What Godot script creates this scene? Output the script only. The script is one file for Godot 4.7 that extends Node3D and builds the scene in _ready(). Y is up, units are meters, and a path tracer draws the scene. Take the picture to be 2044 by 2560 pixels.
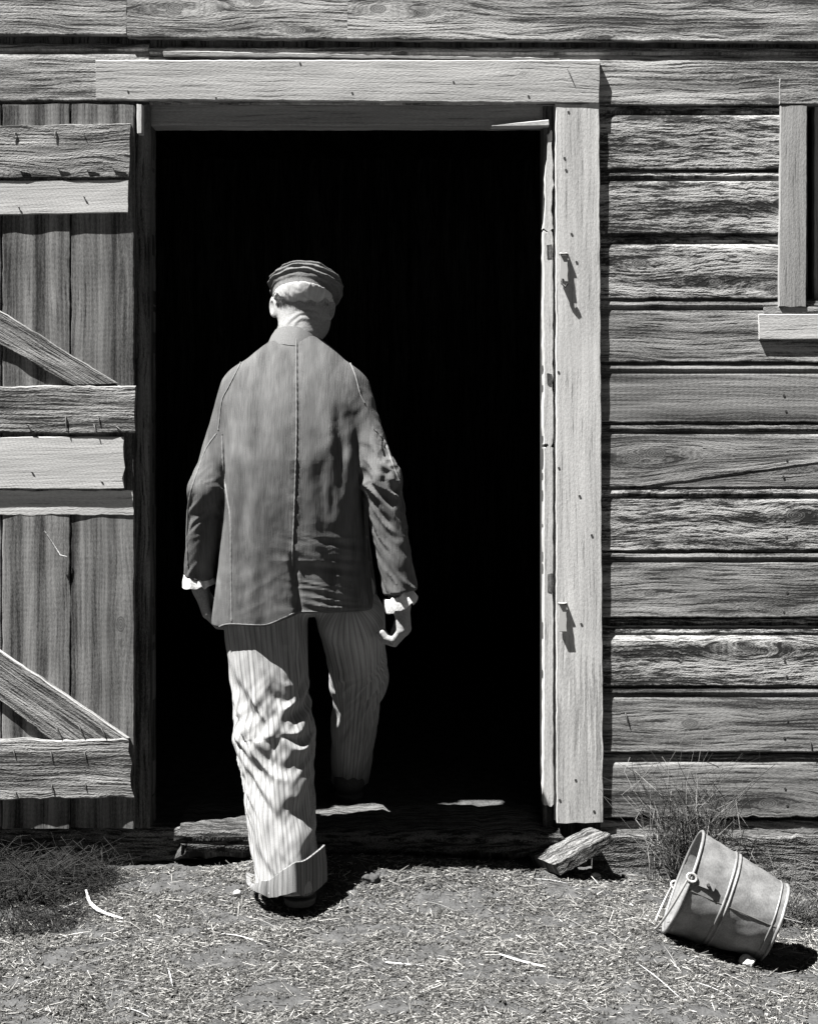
extends Node3D
# An old man steps through the doorway of a weathered barn; pail, weeds and straw litter outside. Metres, y up, barn front near z = 0.

const CAM_Z := 4.5
const CAM_Y := 1.3
const FOCAL := 3843.0
var used := {}
var M := {}
var nz := FastNoiseLite.new()
var nf := FastNoiseLite.new()
var rng := RandomNumberGenerator.new()

# ---------------------------------------------------------------- helpers
func px(x: float, y: float, z := 0.0) -> Vector3:
	var d := CAM_Z - z
	return Vector3((x - 1022.0) * d / FOCAL, CAM_Y - (y - 1080.0) * d / FOCAL, z)

func sm(a: float, b: float, x: float) -> float:
	var t := clampf((x - a) / (b - a), 0.0, 1.0)
	return t * t * (3.0 - 2.0 * t)

func smin(a: float, b: float, k: float) -> float:
	var h := maxf(k - absf(a - b), 0.0) / k
	return minf(a, b) - h * h * k * 0.25

class MB:
	var v := PackedVector3Array()
	var uv := PackedVector2Array()
	var g := PackedInt32Array()
	func tri(a: Vector3, b: Vector3, c: Vector3, ua: Vector2, ub: Vector2, uc: Vector2, grp: int) -> void:
		v.append_array([a, b, c]); uv.append_array([ua, ub, uc]); g.append_array([grp, grp, grp])
	func quad(a: Vector3, b: Vector3, c: Vector3, d: Vector3, ua: Vector2, ub: Vector2, uc: Vector2, ud: Vector2, grp: int) -> void:
		tri(a, b, c, ua, ub, uc, grp); tri(a, c, d, ua, uc, ud, grp)
	func done(closed := true) -> ArrayMesh:
		var vol := 0.0
		if closed and v.size():
			var o := v[0]
			for i in range(0, v.size(), 3):
				vol += (v[i] - o).dot((v[i + 1] - o).cross(v[i + 2] - o))
		var st := SurfaceTool.new()
		st.begin(Mesh.PRIMITIVE_TRIANGLES)
		for i in range(0, v.size(), 3):
			for k in ([0, 2, 1] if vol > 0.0 else [0, 1, 2]):
				st.set_smooth_group(g[i + k]); st.set_uv(uv[i + k]); st.add_vertex(v[i + k])
		st.index()
		st.generate_normals()
		return st.commit()

func numbered(n: String) -> String:
	var k: int = used.get(n, -1) + 1
	used[n] = k
	return n if k == 0 else "%s_%03d" % [n, k]

func tag(o: Node3D, label: String, category: String, group := "", kind := "") -> Node3D:
	o.set_meta("label", label)
	if category: o.set_meta("category", category)
	if group: o.set_meta("group", group)
	if kind: o.set_meta("kind", kind)
	return o

func thing(called: String, label: String, category: String, at := Vector3.ZERO, group := "") -> Node3D:
	var o := Node3D.new()
	o.name = numbered(called)
	add_child(o)
	o.position = at
	return tag(o, label, category, group)

func part(parent: Node, called: String, mesh: Mesh, mat: Material, at := Vector3.ZERO) -> MeshInstance3D:
	var o := MeshInstance3D.new()
	o.name = numbered(called) if parent == self else called
	o.mesh = mesh
	o.material_override = mat
	o.position = at
	parent.add_child(o, true)
	return o

func sub(parent: Node, called: String) -> Node3D:
	var o := Node3D.new()
	o.name = called
	parent.add_child(o, true)
	return o

# ---------------------------------------------------------------- textures
func noise_bytes(sd: int, gw: int, gh: int, freq: float, w: int, h: int, oct := 3, seamless := true) -> PackedByteArray:
	var n := FastNoiseLite.new()
	n.seed = sd
	n.noise_type = FastNoiseLite.TYPE_SIMPLEX
	n.frequency = freq
	n.fractal_octaves = oct
	var im := n.get_seamless_image(gw, gh) if seamless else n.get_image(gw, gh)
	im.convert(Image.FORMAT_L8)
	if gw != w or gh != h:
		im.resize(w, h, Image.INTERPOLATE_CUBIC)
	return im.get_data()

func lut(lo: float, hi: float, gam: float) -> PackedByteArray:
	var a := PackedByteArray()
	a.resize(256)
	for i in 256:
		a[i] = int(clampf(pow(lerpf(lo, hi, pow(i / 255.0, gam)), 1.0 / 2.2), 0.0, 1.0) * 255.0)
	return a

# weathered timber, grain along u: 2048 x 512 pixels cover 2.5 x 0.625 m
func wood(sd: int, p: Dictionary) -> Array:
	var w := 2048
	var h := 512
	var g := noise_bytes(sd, p.get("along", 420), 1024, p.get("freq", 0.05), w, 1024, 4)
	var g2 := noise_bytes(sd + 11, p.get("along2", 640), 1024, 0.2, w, 1024, 2)
	var wp := noise_bytes(sd + 5, 64, 32, 0.06, w, h, 2)
	var lw := noise_bytes(sd + 7, p.get("band", 40), 256, 0.03, w, h, 4)
	var sp := noise_bytes(sd + 13, 1024, 512, 0.35, w, h, 2)
	var kn := PackedFloat32Array()
	kn.resize(w * h)
	var core := PackedByteArray()
	core.resize(w * h)
	var r := RandomNumberGenerator.new()
	r.seed = sd
	for k in int(p.get("knots", 6)):
		var kx := r.randf_range(60, w - 60)
		var ky := r.randf_range(20, h - 20)
		var kr := r.randf_range(9, 22) * float(p.get("knot_size", 1.0))
		for y in range(maxi(0, int(ky - kr * 5)), mini(h, int(ky + kr * 5))):
			for x in range(maxi(0, int(kx - kr * 9)), mini(w, int(kx + kr * 9))):
				var dx := (x - kx) / 1.9
				var dy := y - ky
				var rr := sqrt(dx * dx + dy * dy)
				var dxx := dx * dx * 0.16 + dy * dy
				var i := y * w + x
				kn[i] -= dy * 0.75 * exp(-dxx / (kr * kr * 2.6))
				if rr < kr * 0.62:
					core[i] = int(90 + 60 * sin(rr * 1.9))
	var out_a := PackedByteArray()
	var out_h := PackedByteArray()
	out_a.resize(w * h)
	out_h.resize(w * h)
	var wamp: float = p.get("warp", 14.0) / 128.0
	var gain: float = p.get("gain", 1.5)
	var crack: int = p.get("crack", 70)
	var fine: float = p.get("fine", 0.4)
	var patch: float = p.get("patch", 0.35)
	var saw: float = p.get("saw", 0.0)
	var speck: float = p.get("speck", 0.3)
	var saw_p: float = p.get("saw_pitch", 11.0)
	var saw_s: float = p.get("saw_slope", 0.12)
	var bias: float = p.get("bias", 0.0)
	var stain: bool = p.get("stain", false)
	var tone := lut(p.get("lo", 0.05), p.get("hi", 0.4), p.get("gamma", 1.2))
	for y in h:
		for x in w:
			var i := y * w + x
			var row := int((y + (wp[i] - 128) * wamp + kn[i]) * 2.0) & 1023
			var j := row * w + x
			var a := g[j]
			var b := g2[j]
			var t := (a - 128.0) * (1.0 - fine) + (b - 128.0) * fine + (lw[i] - 128.0) * patch + (sp[i] - 128.0) * speck
			t = t * gain + 128.0 + bias
			if saw > 0.0:
				t += saw * sin((x + y * saw_s * 8.0 + (wp[i] - 128) * 0.1) / saw_p * 6.2832) * (0.4 + lw[i] / 255.0)
			if stain and x + (a - 128) * 2.2 + (wp[i] - 128) * 1.2 < 210.0 + (lw[i] - 128) * 1.3: t -= 62.0
			var hgt := t - (lw[i] - 128.0) * patch * gain * 0.8
			if a < crack:
				hgt -= (crack - a) * 4.0
				t -= (crack - a) * 3.2
			if core[i] > 0:
				t = t * 0.35 + core[i] * 0.6
				hgt = t
			out_a[i] = tone[int(clampf(t, 0.0, 255.0))]
			out_h[i] = int(clampf(hgt, 0.0, 255.0))
	return [ImageTexture.create_from_image(Image.create_from_data(w, h, false, Image.FORMAT_L8, out_a)), ImageTexture.create_from_image(Image.create_from_data(w, h, false, Image.FORMAT_L8, out_h))]

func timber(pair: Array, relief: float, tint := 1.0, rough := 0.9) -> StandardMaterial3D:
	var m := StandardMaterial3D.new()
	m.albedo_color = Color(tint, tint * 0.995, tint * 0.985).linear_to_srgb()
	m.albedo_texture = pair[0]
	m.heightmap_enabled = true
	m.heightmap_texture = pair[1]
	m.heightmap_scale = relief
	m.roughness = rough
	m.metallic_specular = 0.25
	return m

func plain(v: float, rough := 0.9, metal := 0.0, spec := 0.3) -> StandardMaterial3D:
	var m := StandardMaterial3D.new()
	m.albedo_color = Color(v, v * 0.99, v * 0.975).linear_to_srgb()
	m.roughness = rough
	m.metallic = metal
	m.metallic_specular = spec
	return m

# mottled material: noise of two sizes as colour and relief, mapped by the object's own axes
func mottled(sd: int, lo: float, hi: float, scale: float, relief: float, freq := 0.02, gam := 1.0, rough := 0.95) -> StandardMaterial3D:
	var s := 320
	var a := noise_bytes(sd, s, s, freq, s, s, 5)
	var b := noise_bytes(sd + 3, s, s, 0.18, s, s, 2)
	var tone := lut(lo, hi, gam)
	var oa := PackedByteArray()
	var oh := PackedByteArray()
	oa.resize(s * s)
	oh.resize(s * s)
	for i in s * s:
		var t := a[i] * 0.6 + b[i] * 0.4
		t = clampf((t - 128.0) * 1.5 + 128.0, 0.0, 255.0)
		oa[i] = tone[int(t)]
		oh[i] = int(t)
	var m := StandardMaterial3D.new()
	m.albedo_texture = ImageTexture.create_from_image(Image.create_from_data(s, s, false, Image.FORMAT_L8, oa))
	m.heightmap_enabled = true
	m.heightmap_texture = ImageTexture.create_from_image(Image.create_from_data(s, s, false, Image.FORMAT_L8, oh))
	m.heightmap_scale = relief
	m.uv1_triplanar = true
	m.uv1_scale = Vector3.ONE * scale
	m.roughness = rough
	m.metallic_specular = 0.2
	return m

# worn work cloth: fine weave, faded patches and rubbed streaks, mapped by UV in metres
func cloth(sd: int, lo: float, hi: float, stripes: int, relief: float) -> StandardMaterial3D:
	var s := 800
	var a := noise_bytes(sd, 256, 64, 0.03, s, s, 4)
	var b := noise_bytes(sd + 3, s, s, 0.3, s, s, 2)
	var c := noise_bytes(sd + 9, s, 64, 0.12, s, s, 2)
	var tone := lut(lo, hi, 1.0)
	var oa := PackedByteArray()
	var oh := PackedByteArray()
	oa.resize(s * s)
	oh.resize(s * s)
	for y in s:
		for x in s:
			var i := y * s + x
			var t := 118.0 + (a[i] - 128.0) * 0.45 + (b[i] - 128.0) * 0.6 + (c[i] - 128.0) * 0.2
			if stripes > 0:
				var f := fposmod(float(x) * stripes / s, 1.0)
				t += 30.0 if f < 0.68 else -30.0
			oa[i] = tone[int(clampf(t, 0.0, 255.0))]
			oh[i] = int(clampf(128.0 + (b[i] - 128.0) * 0.6 + (c[i] - 128.0) * 0.4, 0.0, 255.0))
	var m := StandardMaterial3D.new()
	m.albedo_texture = ImageTexture.create_from_image(Image.create_from_data(s, s, false, Image.FORMAT_L8, oa))
	m.heightmap_enabled = true
	m.heightmap_texture = ImageTexture.create_from_image(Image.create_from_data(s, s, false, Image.FORMAT_L8, oh))
	m.heightmap_scale = relief
	m.roughness = 1.0
	m.metallic_specular = 0.15
	return m

# ---------------------------------------------------------------- boards
# A start-bottom, B start-top, C end-bottom, D end-top in the wall plane; prof runs from the bottom back round the front to the top back: (v 0..1, z)
func sweep(A: Vector2, B: Vector2, C: Vector2, D: Vector2, prof: PackedVector2Array, groups: PackedInt32Array, o: Dictionary) -> ArrayMesh:
	var sd: float = o.get("sd", 1)
	var length := ((C - A).length() + (D - B).length()) * 0.5
	var height := ((B - A).length() + (D - C).length()) * 0.5
	var n: int = o.get("segs", maxi(6, int(length / 0.018)))
	var edge: float = o.get("edge", 0.0012)
	var fin: float = o.get("end", 0.002)
	var face: float = o.get("face", 0.0006)
	var chip: float = o.get("chip", 0.0)
	var bow: float = o.get("bow", 0.0)
	var ou: float = o.get("ou", fposmod(sd * 0.3719, 1.0))
	var ov := fposmod(sd * 0.6173, 1.0)
	var m := prof.size()
	var zmax := -9.0
	for q in prof: zmax = maxf(zmax, q.y)
	var pts: Array[PackedVector3Array] = []
	var uvs: Array[PackedVector2Array] = []
	for i in n + 1:
		var u := float(i) / n
		var row := PackedVector3Array()
		var ruv := PackedVector2Array()
		var eb := edge * (nz.get_noise_2d(u * length * 900.0, sd * 31.0) + 0.6 * nf.get_noise_2d(u * length * 5000.0, sd * 17.0))
		var et := edge * (nz.get_noise_2d(u * length * 900.0, sd * 53.0 + 400) + 0.6 * nf.get_noise_2d(u * length * 5000.0, sd * 29.0))
		var c := nz.get_noise_2d(u * length * 1800.0, sd * 71.0 + 900)
		eb += chip * maxf(0.0, c - 0.25) * 1.6
		if o.has("cut"): eb += o.cut.call(u)
		for q in prof:
			var uu := u
			if i == 0: uu -= fin / length * nf.get_noise_2d(q.x * height * 3000.0 + 40, sd * 7.0)
			if i == n: uu += fin / length * nf.get_noise_2d(q.x * height * 3000.0, sd * 13.0 + 77)
			var lo := A.lerp(C, uu)
			var hi := B.lerp(D, uu)
			var up := (hi - lo).normalized()
			var wb := 1.0 - sm(0.0, o.get("reach", 0.3), q.x)
			var wt := sm(0.8, 1.0, q.x)
			var pos := lo.lerp(hi, q.x) + up * (eb * wb + et * wt)
			var z := q.y
			if q.x > 0.001 and q.x < 0.999:
				z += face * nz.get_noise_3d(u * length * 500.0, q.x * height * 1500.0, sd * 9.0)
			z += bow * (4.0 * (u - 0.5) * (u - 0.5))
			row.append(Vector3(pos.x, pos.y, z))
			ruv.append(Vector2(u * length / 2.5 + ou, (q.x * height + (zmax - q.y)) / 0.625 + ov))
		pts.append(row)
		uvs.append(ruv)
	var mb := MB.new()
	for i in n:
		for j in m:
			var k := (j + 1) % m
			mb.quad(pts[i][j], pts[i + 1][j], pts[i + 1][k], pts[i][k], uvs[i][j], uvs[i + 1][j], uvs[i + 1][k], uvs[i][k], groups[j])
	for e in [0, n]:
		var cen := Vector3.ZERO
		for q in pts[e]: cen += q / m
		for j in m:
			var k := (j + 1) % m
			var us := Vector2(ou, ov)
			var a := pts[e][j]
			var b := pts[e][k]
			if e == 0: mb.tri(cen, a, b, us, us + Vector2(a.y, a.z), us + Vector2(b.y, b.z), 20)
			else: mb.tri(cen, b, a, us, us + Vector2(b.y, b.z), us + Vector2(a.y, a.z), 21)
	return mb.done()

func plank(A: Vector2, B: Vector2, C: Vector2, D: Vector2, z0: float, z1: float, o := {}) -> ArrayMesh:
	var b: float = o.get("bev", 0.002)
	var hh := maxf((B - A).length(), (D - C).length())
	var bv := minf(b / hh, 0.2)
	var zb: float = o.get("zb", z1)   # front of the lower edge
	var zt: float = o.get("zt", z1)   # front of the upper edge
	var prof := PackedVector2Array([Vector2(0, z0), Vector2(0, zb - b), Vector2(bv, zb)])
	for f in [0.2, 0.4, 0.6, 0.8]: prof.append(Vector2(f, lerpf(zb, zt, f)))
	prof.append_array([Vector2(1 - bv, zt), Vector2(1, zt - b), Vector2(1, z0)])
	return sweep(A, B, C, D, prof, PackedInt32Array([0, 1, 2, 2, 2, 2, 2, 3, 4, 5]), o)

func v2(p: Vector3) -> Vector2:
	return Vector2(p.x, p.y)

# horizontal board from photo pixels on the plane of its front
func hboard(parent: Node, called: String, x0: float, t0: float, b0: float, x1: float, t1: float, b1: float, z0: float, z1: float, mat: Material, o := {}) -> MeshInstance3D:
	if mat in [M.casing, M.casing_grey, M.lintel] and not o.has("ou"): o.ou = 0.25 + 0.1 * fposmod(o.get("sd", 1) * 0.37, 1.0)
	return part(parent, called, plank(v2(px(x0, b0, z1)), v2(px(x0, t0, z1)), v2(px(x1, b1, z1)), v2(px(x1, t1, z1)), z0, z1, o), mat)

func vboard(parent: Node, called: String, l0: float, r0: float, y0: float, l1: float, r1: float, y1: float, z0: float, z1: float, mat: Material, o := {}) -> MeshInstance3D:
	if mat in [M.casing, M.casing_grey, M.lintel] and not o.has("ou"): o.ou = 0.25 + 0.1 * fposmod(o.get("sd", 1) * 0.37, 1.0)
	return part(parent, called, plank(v2(px(r0, y0, z1)), v2(px(l0, y0, z1)), v2(px(r1, y1, z1)), v2(px(l1, y1, z1)), z0, z1, o), mat)

# drop siding: lap lip, cove, flat face
func siding(parent: Node, x0: float, x1: float, yt: float, yb: float, mat: Material, o := {}) -> MeshInstance3D:
	var a := px(x0, yb, 0.019)
	var d := px(x1, yt, 0.019)
	var ydrop: float = o.get("drop", 0.0)
	var h := d.y - a.y
	var lip: float = o.get("lip", 0.0155)
	var fz: float = o.get("z", 0.019)
	var prof := PackedVector2Array([Vector2(0, 0.0), Vector2(0, fz - 0.0015), Vector2(0.003 / h, fz + 0.0014), Vector2(0.10, fz + 0.0006)])
	for f in [0.22, 0.36, 0.48, 0.6]: prof.append(Vector2(f, fz + 0.0003))
	for q in [[0.047, 0.0], [0.041, -0.0006], [0.036, -0.002], [0.031, -0.0042], [0.0275, -0.006], [0.0235, -0.007]]:
		prof.append(Vector2(1.0 - q[0] / h, fz + q[1]))
	prof.append_array([Vector2(1.0 - 0.0195 / h, lip - 0.001), Vector2(1.0 - 0.018 / h, lip), Vector2(1.0 - 0.007 / h, lip - 0.0020), Vector2(1.0 - 0.006 / h, 0.003), Vector2(1, 0.003), Vector2(1, 0.0)])
	var gr := PackedInt32Array([0, 1, 2, 2, 2, 2, 2, 2, 2, 2, 2, 2, 2, 3, 4, 5, 6, 7, 8, 9])
	var x0v := Vector2(a.x, a.y)
	return part(parent, "siding_board", sweep(x0v, Vector2(a.x, d.y), Vector2(d.x, a.y - ydrop), Vector2(d.x, d.y - ydrop), prof, gr, o), mat)

func box(p: Vector3, s: Vector3) -> ArrayMesh:
	var mb := MB.new()
	var c := []
	for i in 8: c.append(p + Vector3(s.x * (i & 1), s.y * ((i >> 1) & 1), s.z * ((i >> 2) & 1)))
	for f in [[0, 1, 3, 2], [4, 6, 7, 5], [0, 4, 5, 1], [2, 3, 7, 6], [0, 2, 6, 4], [1, 5, 7, 3]]:
		var e1: Vector3 = c[f[1]] - c[f[0]]
		var e2: Vector3 = c[f[3]] - c[f[0]]
		var u := Vector2(e1.length() / 2.5, 0)
		var w := Vector2(0, e2.length() / 0.625)
		mb.quad(c[f[0]], c[f[1]], c[f[2]], c[f[3]], Vector2.ZERO, u, u + w, w, f[0] * 8 + f[1] * 64 + f[3])
	return mb.done()

# tube along points with a radius at each
func tube(pts: PackedVector3Array, rad: PackedFloat32Array, sides := 6, mb: MB = null, flat := 1.0, cap := true) -> MB:
	if mb == null: mb = MB.new()
	var rings: Array[PackedVector3Array] = []
	var n := pts.size()
	var up := Vector3.UP
	for i in n:
		var t := (pts[mini(i + 1, n - 1)] - pts[maxi(i - 1, 0)]).normalized()
		if absf(t.dot(up)) > 0.95: up = Vector3.RIGHT
		var s := t.cross(up).normalized()
		var w := s.cross(t).normalized()
		up = w
		var ring := PackedVector3Array()
		for k in sides:
			var an := TAU * k / sides
			ring.append(pts[i] + (s * cos(an) + w * sin(an) * flat) * rad[i])
		rings.append(ring)
	for i in n - 1:
		for k in sides:
			var l := (k + 1) % sides
			var ua := Vector2(float(i) / n, float(k) / sides)
			mb.quad(rings[i][k], rings[i + 1][k], rings[i + 1][l], rings[i][l], ua, ua, ua, ua, 1)
	if cap:
		for k in sides:
			var l := (k + 1) % sides
			mb.tri(pts[0], rings[0][k], rings[0][l], Vector2.ZERO, Vector2.ZERO, Vector2.ZERO, 2)
			mb.tri(pts[n - 1], rings[n - 1][l], rings[n - 1][k], Vector2.ZERO, Vector2.ZERO, Vector2.ZERO, 3)
	return mb

# ---------------------------------------------------------------- signed-distance meshing (surface nets)
func nets(lo: Vector3, hi: Vector3, cell: float, f: Callable, slack := 2.0, uvf: Variant = null) -> Array:
	var nx := int((hi.x - lo.x) / cell / 4.0 + 1) * 4
	var ny := int((hi.y - lo.y) / cell / 4.0 + 1) * 4
	var nq := int((hi.z - lo.z) / cell / 4.0 + 1) * 4
	var sx := nx + 1
	var sxy := sx * (ny + 1)
	var val := PackedFloat32Array()
	val.resize(sxy * (nq + 1))
	val.fill(1e9)
	var blocks: Array[Vector3i] = []
	var reach := cell * 4.0 * 0.87 * slack
	for bz in nq / 4:
		for by in ny / 4:
			for bx in nx / 4:
				var c := lo + Vector3(bx * 4 + 2, by * 4 + 2, bz * 4 + 2) * cell
				if absf(f.call(c)) < reach:
					blocks.append(Vector3i(bx * 4, by * 4, bz * 4))
	for b in blocks:
		for k in 5:
			for j in 5:
				var at := (b.z + k) * sxy + (b.y + j) * sx + b.x
				for i in 5:
					if val[at + i] > 1e8:
						val[at + i] = f.call(lo + Vector3(b.x + i, b.y + j, b.z + k) * cell)
	var verts := PackedVector3Array()
	var norms := PackedVector3Array()
	var ids := {}
	var cells := PackedInt32Array()
	for b in blocks:
		for k in 4:
			for j in 4:
				for i in 4:
					var at := (b.z + k) * sxy + (b.y + j) * sx + b.x + i
					var q0 := val[at]; var q1 := val[at + 1]; var q2 := val[at + sx]; var q3 := val[at + sx + 1]
					var q4 := val[at + sxy]; var q5 := val[at + sxy + 1]; var q6 := val[at + sxy + sx]; var q7 := val[at + sxy + sx + 1]
					var neg := int(q0 < 0) + int(q1 < 0) + int(q2 < 0) + int(q3 < 0) + int(q4 < 0) + int(q5 < 0) + int(q6 < 0) + int(q7 < 0)
					if neg == 0 or neg == 8: continue
					var s := Vector3.ZERO
					var n := 0
					if (q0 < 0) != (q1 < 0): s += Vector3(q0 / (q0 - q1), 0, 0); n += 1
					if (q2 < 0) != (q3 < 0): s += Vector3(q2 / (q2 - q3), 1, 0); n += 1
					if (q4 < 0) != (q5 < 0): s += Vector3(q4 / (q4 - q5), 0, 1); n += 1
					if (q6 < 0) != (q7 < 0): s += Vector3(q6 / (q6 - q7), 1, 1); n += 1
					if (q0 < 0) != (q2 < 0): s += Vector3(0, q0 / (q0 - q2), 0); n += 1
					if (q1 < 0) != (q3 < 0): s += Vector3(1, q1 / (q1 - q3), 0); n += 1
					if (q4 < 0) != (q6 < 0): s += Vector3(0, q4 / (q4 - q6), 1); n += 1
					if (q5 < 0) != (q7 < 0): s += Vector3(1, q5 / (q5 - q7), 1); n += 1
					if (q0 < 0) != (q4 < 0): s += Vector3(0, 0, q0 / (q0 - q4)); n += 1
					if (q1 < 0) != (q5 < 0): s += Vector3(1, 0, q1 / (q1 - q5)); n += 1
					if (q2 < 0) != (q6 < 0): s += Vector3(0, 1, q2 / (q2 - q6)); n += 1
					if (q3 < 0) != (q7 < 0): s += Vector3(1, 1, q3 / (q3 - q7)); n += 1
					s /= n
					ids[at] = verts.size()
					cells.append(at)
					verts.append(lo + (Vector3(b.x + i, b.y + j, b.z + k) + s) * cell)
					var gx := lerpf(lerpf(q1 - q0, q3 - q2, s.y), lerpf(q5 - q4, q7 - q6, s.y), s.z)
					var gy := lerpf(lerpf(q2 - q0, q3 - q1, s.x), lerpf(q6 - q4, q7 - q5, s.x), s.z)
					var gz := lerpf(lerpf(q4 - q0, q5 - q1, s.x), lerpf(q6 - q2, q7 - q3, s.x), s.y)
					norms.append(Vector3(gx, gy, gz).normalized())
	var idx := PackedInt32Array()
	var steps := [[1, sx, sxy], [sx, sxy, 1], [sxy, 1, sx]]
	for at in cells:
		var here := val[at] < 0
		for st in steps:
			if (val[at + st[0]] < 0) == here: continue
			var b1: int = ids.get(at - st[1], -1)
			var b2: int = ids.get(at - st[1] - st[2], -1)
			var b3: int = ids.get(at - st[2], -1)
			if b1 < 0 or b2 < 0 or b3 < 0: continue
			var a: int = ids[at]
			if here: idx.append_array([a, b2, b1, a, b3, b2])
			else: idx.append_array([a, b1, b2, a, b2, b3])
	var uvs := PackedVector2Array()
	if uvf != null:
		for v in verts: uvs.append(uvf.call(v))
	else:
		for v in verts: uvs.append(Vector2(v.x / 0.6, v.y / 0.6))
	return [verts, norms, uvs, idx]

func joined(list: Array) -> ArrayMesh:
	var v := PackedVector3Array()
	var n := PackedVector3Array()
	var u := PackedVector2Array()
	var ix := PackedInt32Array()
	for a in list:
		var base := v.size()
		v.append_array(a[0]); n.append_array(a[1]); u.append_array(a[2])
		for i in a[3]: ix.append(i + base)
	var arr := []
	arr.resize(Mesh.ARRAY_MAX)
	arr[Mesh.ARRAY_VERTEX] = v
	arr[Mesh.ARRAY_NORMAL] = n
	arr[Mesh.ARRAY_TEX_UV] = u
	arr[Mesh.ARRAY_INDEX] = ix
	var m := ArrayMesh.new()
	m.add_surface_from_arrays(Mesh.PRIMITIVE_TRIANGLES, arr)
	return m

func cone(p: Vector3, a: Vector3, b: Vector3, ra: float, rb: float) -> float:
	var ab := b - a
	var t := clampf((p - a).dot(ab) / ab.length_squared(), 0.0, 1.0)
	return (p - a - ab * t).length() - lerpf(ra, rb, t)

func egg(p: Vector3, c: Vector3, r: Vector3) -> float:
	var q := (p - c) / r
	return (q.length() - 1.0) * minf(r.x, minf(r.y, r.z))

# ---------------------------------------------------------------- ground
func soil_height(x: float, z: float) -> float:
	var g := 0.078 * exp(-pow((x + 0.12) / 0.62, 2.0)) * (1.0 - sm(0.06, 0.42, z))
	g += 0.03 * exp(-pow((x + 1.1) / 0.35, 2.0)) * (1.0 - sm(0.05, 0.5, z))
	g -= 0.04 * sm(0.66, 0.92, x) * (1.0 - sm(1.0, 2.0, z))
	g += 0.026 * exp(-pow((x - 0.60) / 0.14, 2.0) - pow((z - 0.58) / 0.25, 2.0))
	var fade := 1.0 - sm(2.5, 6.0, Vector2(x, z).length())
	g += (0.007 * nz.get_noise_2d(x * 160.0, z * 160.0) + 0.008 * nz.get_noise_2d(x * 600.0 + 90.0, z * 600.0) + 0.0036 * nf.get_noise_2d(x * 2600.0, z * 2600.0)) * fade
	return g

func build_ground() -> void:
	var xs := PackedFloat32Array()
	var zs := PackedFloat32Array()
	for q in [-400.0, -150.0, -60.0, -25.0, -12.0, -7.0, -4.5, -3.2, -2.4, -1.9]: xs.append(q)
	for i in 281: xs.append(-1.68 + i * 0.012)
	for q in [1.9, 2.4, 3.2, 4.5, 7.0, 12.0, 25.0, 60.0, 150.0, 400.0]: xs.append(q)
	for q in [-400.0, -150.0, -60.0, -25.0, -12.0, -8.0, -5.0, -3.0, -1.5, -0.5, -0.2]: zs.append(q)
	for i in 160: zs.append(-0.05 + i * 0.012)
	for q in [2.1, 2.6, 3.4, 4.5, 6.5, 10.0, 16.0, 30.0, 70.0, 150.0, 400.0]: zs.append(q)
	var v := PackedVector3Array()
	var ix := PackedInt32Array()
	var w := xs.size()
	for z in zs:
		for x in xs: v.append(Vector3(x, soil_height(x, z) if z > -0.3 else 0.0, z))
	for j in zs.size() - 1:
		for i in w - 1:
			var a := j * w + i
			ix.append_array([a, a + 1, a + w, a + 1, a + w + 1, a + w])
	var st := SurfaceTool.new()
	st.begin(Mesh.PRIMITIVE_TRIANGLES)
	st.set_smooth_group(1)
	for q in v:
		st.set_uv(Vector2(q.x, q.z)); st.add_vertex(q)
	for i in ix: st.add_index(i)
	st.generate_normals()
	var o := part(self, "ground", st.commit(), M.soil)
	tag(o, "dry trodden soil in front of the barn door", "", "", "structure")

func scatter(called: String, label: String, cat: String, mesh: Mesh, count: int, sd: int, maker: Callable) -> void:
	var r := RandomNumberGenerator.new()
	r.seed = sd
	var mm := MultiMesh.new()
	mm.transform_format = MultiMesh.TRANSFORM_3D
	mm.use_colors = true
	mm.mesh = mesh
	mm.instance_count = count
	for i in count:
		var t: Array = maker.call(r)
		mm.set_instance_transform(i, t[0])
		mm.set_instance_color(i, Color(t[1], t[1] * 0.985, t[1] * 0.95))
	var o := MultiMeshInstance3D.new()
	o.name = numbered(called)
	o.multimesh = mm
	o.material_override = M.litter
	add_child(o)
	tag(o, label, cat, "", "stuff")

func litter_spot(r: RandomNumberGenerator) -> Vector3:
	var x := r.randf_range(-1.2, 1.2)
	var z := r.randf_range(0.06, 1.3)
	if r.randf() < 0.16:
		x = r.randf_range(-1.66, 1.66); z = r.randf_range(0.06, 1.8)
	for k in 3:
		if nz.get_noise_2d(x * 330.0 + 77.0, z * 520.0) + 0.5 * nz.get_noise_2d(x * 1300.0, z * 1900.0 + 40.0) > r.randf_range(-0.45, 0.3): break
		x = r.randf_range(-1.25, 1.25); z = r.randf_range(0.06, 1.35)
	return Vector3(x, soil_height(x, z), z)

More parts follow.
